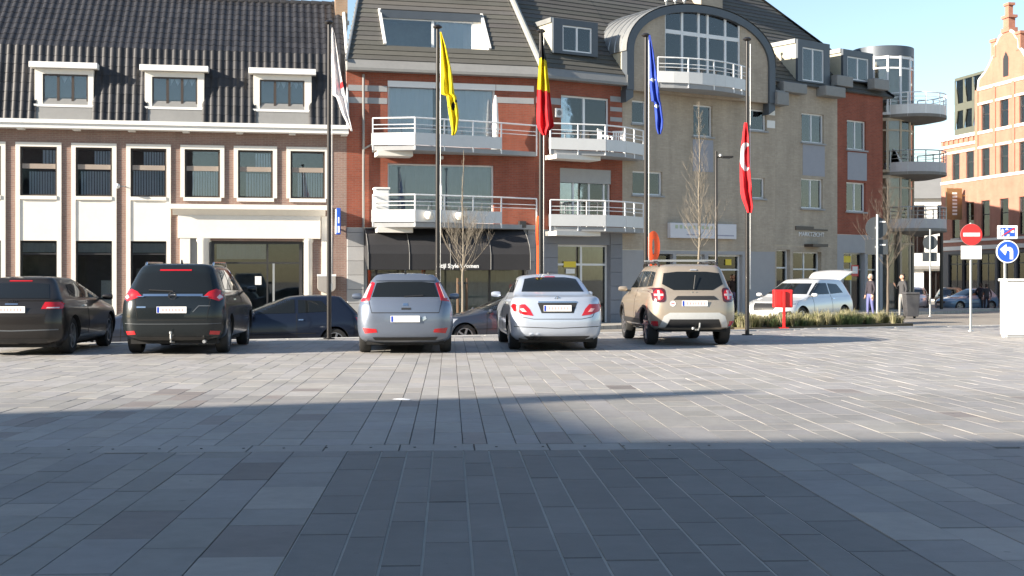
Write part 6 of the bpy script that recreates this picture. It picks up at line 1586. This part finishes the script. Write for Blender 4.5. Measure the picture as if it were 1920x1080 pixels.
b = MB(); disc(b, xo, zc, .238, -.069, -.0655); b.build('disc', M_signblue, t)
b = MB(); s_ = .262
arr = [(.20, -.70), (.50, -.70), (.50, .05), (.42, .30), (.22, .43), (-.12, .43), (-.12, .70), (-.72, .22), (-.22, -.34), (-.12, -.05), (-.12, .10), (.10, .10), (.20, -.02)]
b.prism([(xo+a*s_*.95, zc+c_*s_*.95) for a, c_ in arr], 'y', -.0735, -.0695); b.build('arrow', M_signwhite, t)
z0_, z1_ = W(1887, 448, Y).z, W(1887, 423, Y).z; b = MB(); b.box(xo-.235, xo+.235, -.065, -.045, z0_, z1_); b.build('plate', M_signwhite, t, None, .012)
b = MB(); hz = (z1_-z0_); b.box(xo-.17, xo+.17, -.069, -.0655, z0_+hz*.17, z1_-hz*.15); b.build('plate_field', M_signblue, t)
b = MB(); zb_ = z0_+hz*.2
b.prism([(xo-.155, zb_+.0), (xo-.135, zb_), (xo-.12, zb_+.05), (xo-.105, zb_), (xo-.085, zb_), (xo-.095, zb_+.1), (xo-.08, zb_+.11), (xo-.1, zb_+.15), (xo-.12, zb_+.175), (xo-.14, zb_+.15), (xo-.16, zb_+.10), (xo-.14, zb_+.09)], 'y', -.072, -.0695)
b.prism([(xo-.06, zb_+.145), (xo+.02, zb_+.145), (xo+.0, zb_+.175), (xo-.04, zb_+.175)], 'y', -.072, -.0695)
b.prism([(xo-.03, zb_), (xo+.03, zb_), (xo+.05, zb_+.035), (xo+.0, zb_+.04)], 'y', -.072, -.0695)
b.prism([(xo+.07, zb_+.08), (xo+.15, zb_+.08), (xo+.15, zb_+.13), (xo+.11, zb_+.15), (xo+.07, zb_+.12)], 'y', -.072, -.0695); b.build('pictogram', M_signwhite, t)
b = MB(); b.prism([(xo-.165, zb_-.0), (xo-.13, zb_-.0), (xo+.165, zb_+.165), (xo+.165, zb_+.19), (xo+.13, zb_+.19)], 'y', -.0745, -.0725); b.build('red_stroke', M_signred, t)
for z in (zc, (z0_+z1_)/2): b = MB(); b.box(-.05, .05, -.045, .04, z-.02, z+.02); b.build('clamp', M_steel, t)
# signs seen from behind
Y = 38.5; x = fx(1645, Y); t = sign_post('grey backs of a round and a square road sign on one post', 1645, Y, W(1645, 402, Y).z, 0, .038)
M_back = mat('sign_back', (.07, .08, .09), .5, .3, var=.1)
zc = W(1645, 427, Y).z; b = MB(); disc(b, -.01, zc, .33, .05, .075); b.build('disc_back', M_back, t)
z0_, z1_ = W(1645, 477, Y).z, W(1645, 449, Y).z; b = MB(); b.box(-.35, .33, .05, .07, z0_, z1_); b.build('plate_back', M_back, t)
for z in (zc+.18, z1_-.16): b = MB(); b.box(.08, .26, .035, .05, z-.02, z+.02); b.build('maker_label', M_whitep, t)
for z in (zc, (z0_+z1_)/2): b = MB(); b.box(-.06, .06, .03, .05, z-.03, z+.03); b.build('clamp', M_steel, t)
Y = 53; t = sign_post('distant grey sign pole in front of the side street', 1744, Y, W(1744, 430, Y).z, street_z(fx(1744, Y), Y), .035)
zc = W(1744, 455, Y).z-street_z(fx(1744, Y), Y); b = MB(); disc(b, .02, zc, .3, .05, .07); b.build('disc_back', M_back, t)
b = MB(); b.box(-.3, .3, .05, .07, zc-.78, zc-.40); b.build('plate_back', M_back, t)
# white cabinet at the right edge
Y = 29.4; x0_, x1_ = fx(1888, Y), fx(1972, Y); zc = W(1900, 524, Y).z
t = thing('utility_cabinet', 'white utility cabinet at the right picture edge', 'cabinet', ((x0_+x1_)/2, Y, 0)); hw_ = (x1_-x0_)/2
b = MB(); b.box(-hw_, hw_, 0, .42, .06, zc-.04); b.build('case', mat('cabinet_white', (.70, .69, .66), .5, var=.05), t, None, .012)
b = MB(); b.box(-hw_-.03, hw_+.03, -.04, .46, zc-.038, zc+.02); b.build('roof', mat('cabinet_white', (.70, .69, .66), .5), t, None, .01)
b = MB(); b.box(-hw_+.02, hw_-.02, .02, .40, 0, .06); b.build('plinth', M_greyconc, t)
for k in (-1, 1): b = MB(); b.box(min(k*.01, k*(hw_-.03)), max(k*.01, k*(hw_-.03)), -.012, -.001, .12, zc-.1); b.build('door', mat('cabinet_white', (.70, .69, .66), .5), t, None, .004)
b = MB(); b.box(.03, .06, -.03, -.0125, zc*.5, zc*.5+.14); b.build('handle', M_steel, t)
# litter bin, paper scrap
x, Y = fx(1708, 50.5), 50.5; z0 = street_z(x, Y); t = thing('litter_bin', 'dark grey wheeled bin beside the standing person', 'bin', (x, Y, z0))
b = MB(); b.prism([(-.22, .08), (.22, .08), (.28, .95), (-.28, .95)], 'y', -.26, .26); b.build('body', mat('bin_grey', (.06, .06, .065), .6), t, None, .02)
b = MB(); b.prism([(-.30, .952), (.30, .952), (.26, 1.04), (-.26, 1.04)], 'y', -.29, .29); b.build('lid', mat('bin_lid', (.07, .07, .075), .55), t, None, .02)
for sx in (-.2, .2): b = MB(); b.lathe([(.0, -.03), (.09, -.03), (.09, .03), (0, .03)], (sx, .2, .09), 16, 'x'); b.build('wheel', M_tyre, t)
p = Vector((fx(752, 14.3), 14.3)); b = MB(); b.add([(p.x-.10, p.y+.03, .006), (p.x+.09, p.y-.06, .006), (p.x+.11, p.y-.03, .014), (p.x+.0, p.y+.03, .02), (p.x-.09, p.y+.06, .010)], [(0, 1, 3), (1, 2, 3), (0, 3, 4)])
tag(b.build('paper_scrap', M_signwhite), 'small white scrap of paper lying on the paving', 'paper')
# ---------------------------------------------------------------- balcony things
def chair(label, fr, u, out, v, rz):
    M0 = fr.M @ Matrix.Translation((u, -out, v)); t = bpy.data.objects.new('garden_chair', None); COL.objects.link(t)
    M0 = M0 @ Matrix.Rotation(rz, 4, 'Z'); t.matrix_basis = M0; WM[t.name] = M0; tag(t, label, 'chair', 'white plastic balcony chairs')
    b = MB(); b.box(-.24, .24, -.24, .24, .42, .45); b.build('seat', M_white, t, None, .01)
    b = MB()
    for k in range(5): b.box(-.22+k*.095, -.16+k*.095, .21, .24, .46, .90)
    b.box(-.24, .24, .205, .245, .88, .95); b.build('backrest', M_white, t)
    for sx in (-.22, .22):
        for sy in (-.22, .22): b = MB(); b.tube([(sx, sy, .42), (sx*1.1, sy*1.12, 0)], .02, 6); b.build('leg', M_white, t)
        b = MB(); b.box(sx-.025, sx+.025, -.22, .22, .64, .67); b.box(sx-.02, sx+.02, -.22, -.18, .45, .64); b.build('armrest', M_white, t)
vf = FS.uv(1080, 282, -1.0)[1]
chair('white plastic chair, left one on the upper balcony by the beige house', FS, FS.u(1136, -.6), .55, vf, .6)
chair('white plastic chair, right one on the upper balcony by the beige house', FS, FS.u(1163, -.6), .45, vf, -.7)
vf2 = FR.uv(760, 273, -1.2)[1]; u = FR.u(930, -.45)
t = thing('folded_parasol', 'white folded parasol standing on the upper left balcony', 'parasol', FR.M @ Vector((u, -.4, vf2)))
b = MB(); b.tube([(u, -.4, vf2), (u, -.4, vf2+2.0)], .02, 8); b.build('pole', M_steel, t, FR.M)
b = MB(); b.smooth = True; b.lathe([(.03, 2.05), (.07, 1.9), (.10, 1.3), (.14, .8), (.10, .55), (.12, .40), (.02, .38)], (u, -.4, vf2), 12); b.build('cloth', M_white, t, FR.M)
b = MB(); b.lathe([(.0, .06), (.18, .05), (.2, .0), (0, 0)], (u, -.4, vf2), 16); b.build('base', M_greyconc, t, FR.M)
vf3 = FR.uv(760, 417, -1.2)[1]
def on_plan(px):     # outward distance of the balcony front at a photo column
    for (a, o1), (c_, o2) in zip(pl[1:], pl[2:]):
        for k in range(21):
            f = k/20; uu, oo = a+(c_-a)*f, o1+(o2-o1)*f
            if FR.u(px, -oo) <= uu+.02: return uu, oo
    return pl[3]
for k, (px, lab) in enumerate(((803, 'left round cream planter hung on the lower left balcony rail'), (857, 'right round cream planter hung on the lower left balcony rail'))):
    uu, oo = on_plan(px); t = thing('round_planter', lab, 'planter', FR.M @ Vector((uu, -oo-.2, vf3+.1)), 0, 'round planters on the lower balcony')
    b = MB(); b.smooth = True; b.lathe([(0, .10), (.10, .11), (.17, .20), (.18, .30), (.14, .38), (.12, .36), (.15, .28), (0, .25)], (uu, -oo-.23, vf3), 18); b.build('pot', M_cream, t, FR.M)
    b = MB(); b.box(uu-.02, uu+.02, -oo-.06, -oo+.02, vf3+.3, vf3+.62); b.build('hook', M_steel, t, FR.M)
u = FR.u(714, -.3); t = thing('storage_box', 'white storage box at the left end of the lower left balcony', 'box', FR.M @ Vector((u, -.35, vf3)))
b = MB(); b.box(u-.25, u+.28, -.6, -.1, vf3, vf3+1.22); b.build('case', M_white, t, FR.M, .04); b = MB(); b.box(u-.28, u+.31, -.63, -.08, vf3+1.221, vf3+1.30); b.build('lid', M_white, t, FR.M, .02)
vf4 = FS.uv(1080, 425, -1.0)[1]; u = FS.u(1110, -.5); t = thing('balcony_table', 'white table on the lower balcony by the beige house', 'table', FS.M @ Vector((u, -.5, vf4)))
b = MB(); b.box(u-.45, u+.45, -.8, -.2, vf4+1.0, vf4+1.04); b.build('tabletop', M_white, t, FS.M)
for sx in (-.4, .4):
    for sy in (-.72, -.28): b = MB(); b.tube([(u+sx, sy, vf4), (u+sx, sy, vf4+1.0)], .02, 6); b.build('leg', M_white, t, FS.M)
u = -1.0; t = thing('lounge_chair', 'pale deck chair on the middle round tower balcony', 'chair', FT2.M @ Vector((-.9, -.9, fl[1])))
b = MB(); b.prism([(-1.3, .3), (-.6, .35), (-1.05, 1.1), (-1.12, 1.1), (-.75, .30), (-1.3, .25)], 'y', -1.15, -.75); b.v = [(x_, y_, z_+fl[1]) for x_, y_, z_ in b.v]; b.build('sling', M_white, t, FT2.M)
for sy in (-1.12, -.78): b = MB(); b.tube([(-1.25, sy, fl[1]), (-.7, sy, fl[1]+.34)], .02, 6); b.tube([(-.62, sy, fl[1]), (-1.1, sy, fl[1]+.5)], .02, 6); b.build('leg', M_white, t, FT2.M)

# ---------------------------------------------------------------- people
M_skin = mat('skin', (.55, .33, .24), .6, var=.05); M_hair = mat('hair', (.05, .035, .025), .8, var=.1)
def person(label, loc, rz, jacket, trousers, hair=M_hair, stature=1.72, pose='stand', shoes=None):
    t = thing('person', label, 'person', loc, rz, 'people on the pavement')
    k = stature/1.72
    arm = {'stand': [(-.215, -.02, 1.40), (-.27, .02, 1.13), (-.25, -.06, .88)], 'reach': [(-.215, -.02, 1.40), (-.27, -.12, 1.16), (-.16, -.36, 1.24)], 'phone': [(-.215, -.02, 1.40), (-.28, -.05, 1.14), (-.15, -.24, 1.30)]}
    J = []; E = []; Rr = []
    def add(p, r, par=None):
        J.append(Vector(p)*k); Rr.append(r*k)
        if par is not None: E.append((par, len(J)-1))
        return len(J)-1
    pel = add((0, 0, .95), .15); wa_ = add((0, 0, 1.10), .135, pel); ch_ = add((0, .01, 1.30), .16, wa_); nk = add((0, .01, 1.46), .062, ch_); nk2 = add((0, -.005, 1.53), .055, nk)
    for s in (-1, 1):
        hp_ = add((s*.10, 0, .88), .10, pel); st = .07 if s > 0 else -.05
        kn = add((s*.11, st*.4-.02, .50), .066, hp_); an = add((s*.115, st, .09), .045, kn); hl = add((s*.12, st-.03, .045), .045, an); to = add((s*.125, st-.17, .035), .036, hl)
        sh = add((s*.17, .01, 1.40), .075, ch_)
        a = arm[pose if s < 0 else 'stand']; el = add((-s*a[1][0] if s < 0 and False else s*abs(a[1][0]), a[1][1], a[1][2]), .047, sh); wr_ = add((s*abs(a[2][0]), a[2][1], a[2][2]), .034, el)
        d = (J[wr_]-J[el]).normalized()/k*1.0; pw = J[wr_]/k
        pm = add(tuple(pw+d*.06), .034, wr_)
        for q in range(4):
            o_ = Vector((0, (q-1.5)*.018, 0)); f1 = add(tuple(pw+d*.11+o_), .010, pm); add(tuple(pw+d*(.165-.01*abs(q-1.5))+o_+Vector((0, -.01, 0))), .008, f1)
        th = add(tuple(pw+d*.07+Vector((-s*.035, -.02, 0))), .011, pm); add(tuple(pw+d*.11+Vector((-s*.045, -.03, 0))), .009, th)
    me = bpy.data.meshes.new('p'); me.from_pydata([tuple(p) for p in J], E, []); tmp = bpy.data.objects.new('tmp', me); COL.objects.link(tmp)
    tmp.modifiers.new('s', 'SKIN'); sv = me.skin_vertices[0].data
    for i, r_ in enumerate(Rr): sv[i].radius = (r_, r_*(.72 if i in (0, 1, 2) else 1)); sv[i].use_root = (i == 0)
    tmp.modifiers.new('u', 'SUBSURF').levels = 1; tmp.modifiers['u'].render_levels = 1
    dg = bpy.context.evaluated_depsgraph_get(); m2 = bpy.data.meshes.new_from_object(tmp.evaluated_get(dg)); bpy.data.objects.remove(tmp)
    # head joined into the same mesh
    bm = bmesh.new(); bm.from_mesh(m2)
    hd = bmesh.ops.create_uvsphere(bm, u_segments=20, v_segments=14, radius=1)['verts']
    for v in hd:
        x_, y_, z_ = v.co; nose = .022 if (abs(x_) < .18 and -.25 < z_ < .15 and y_ < -.8) else 0
        sock = -.010 if (.22 < abs(x_) < .5 and .05 < z_ < .3 and y_ < -.6) else 0
        jaw = 1-.22*max(0, -z_)
        v.co = Vector((x_*.078*jaw, y_*.098-nose-sock-.012*(1 if z_ < 0 else 0)*max(0, -y_), z_*.118+1.62))*k
    bmesh.ops.recalc_face_normals(bm, faces=bm.faces)
    m2.materials.clear()
    for m in (M_skin, jacket, trousers, shoes or M_plastic): m2.materials.append(m)
    for f in bm.faces:
        c_ = f.calc_center_median()/k; hand = abs(c_.x) > .13 and (c_-Vector((math.copysign(abs(arm['stand'][2][0]), c_.x), arm['stand'][2][1], arm['stand'][2][2]))).length < .2 and c_.z < .89
        if pose != 'stand' and c_.x < 0: hand = (c_-Vector((-abs(arm[pose][2][0]), arm[pose][2][1], arm[pose][2][2]))).length < .16 and c_.y < arm[pose][2][1]+.02
        f.material_index = 0 if (c_.z > 1.475 or hand) else 3 if c_.z < .085 else 2 if (c_.z < .92 and abs(c_.x) < .22) else 1
        f.smooth = True
    bm.to_mesh(m2); bm.free(); m2.name = 'body'; obj('body', m2, t)
    b = MB(); b.smooth = True; b.lathe([(.0, .128), (.05, .12), (.084, .08), (.098, .02), (.094, -.05), (.075, -.085)], (0, 0, 0), 20)
    b.v = [(x_*.86*k, (y_*1.06+.012+(.03 if z_ < .05 and y_ < 0 else 0)*1.2)*k, (z_+1.62+(.05 if y_ < -.03 and z_ < .03 else 0))*k) for x_, y_, z_ in b.v]; b.build('hair', hair, t)
    for s in (-1, 1):
        b = MB(); b.lathe([(0, -.008), (.018, -.006), (.024, .0), (.018, .006), (0, .008)], (s*.076*k, .012*k, 1.615*k), 10, 'x'); b.build('ear', M_skin, t)
        b = MB(); b.lathe([(0, -.004), (.012, 0), (0, .004)], (s*.03*k, -.090*k, 1.645*k), 8, 'y'); b.build('eye', M_hair, t)
    b = MB(); b.box(-.025*k, .025*k, -.099*k, -.088*k, 1.562*k, 1.572*k); b.build('mouth', mat('lips', (.35, .12, .10), .6), t)
M_jk1 = mat('dark_jacket', (.03, .025, .035), .8, var=.15); M_jk2 = mat('charcoal_coat', (.05, .05, .055), .85, var=.15)
M_jeans = mat('blue_jeans', (.12, .13, .30), .85, var=.15); M_greytr = mat('grey_trousers', (.25, .25, .25), .85, var=.1)
def stand(px, Y): x = fx(px, Y); return (x, Y, street_z(x, Y)+.002)
person('person in dark jacket and blue jeans standing beside the sign-back post', stand(1632, 52.5), R(-70), M_jk1, M_jeans, mat('grey_hair', (.45, .42, .38), .8), 1.74)
person('person in charcoal coat and grey trousers near the wheeled bin', stand(1692, 52), R(-75), M_jk2, M_greytr, M_hair, 1.74, 'phone')
person('person in dark clothes walking in the shade by the no-entry sign', stand(1838, 80), R(150), M_jk1, M_jk2, M_hair, 1.75)
person('person in dark clothes, right of the pair walking in the shade', stand(1850, 79), R(160), M_jk2, M_jk1, M_hair, 1.7)
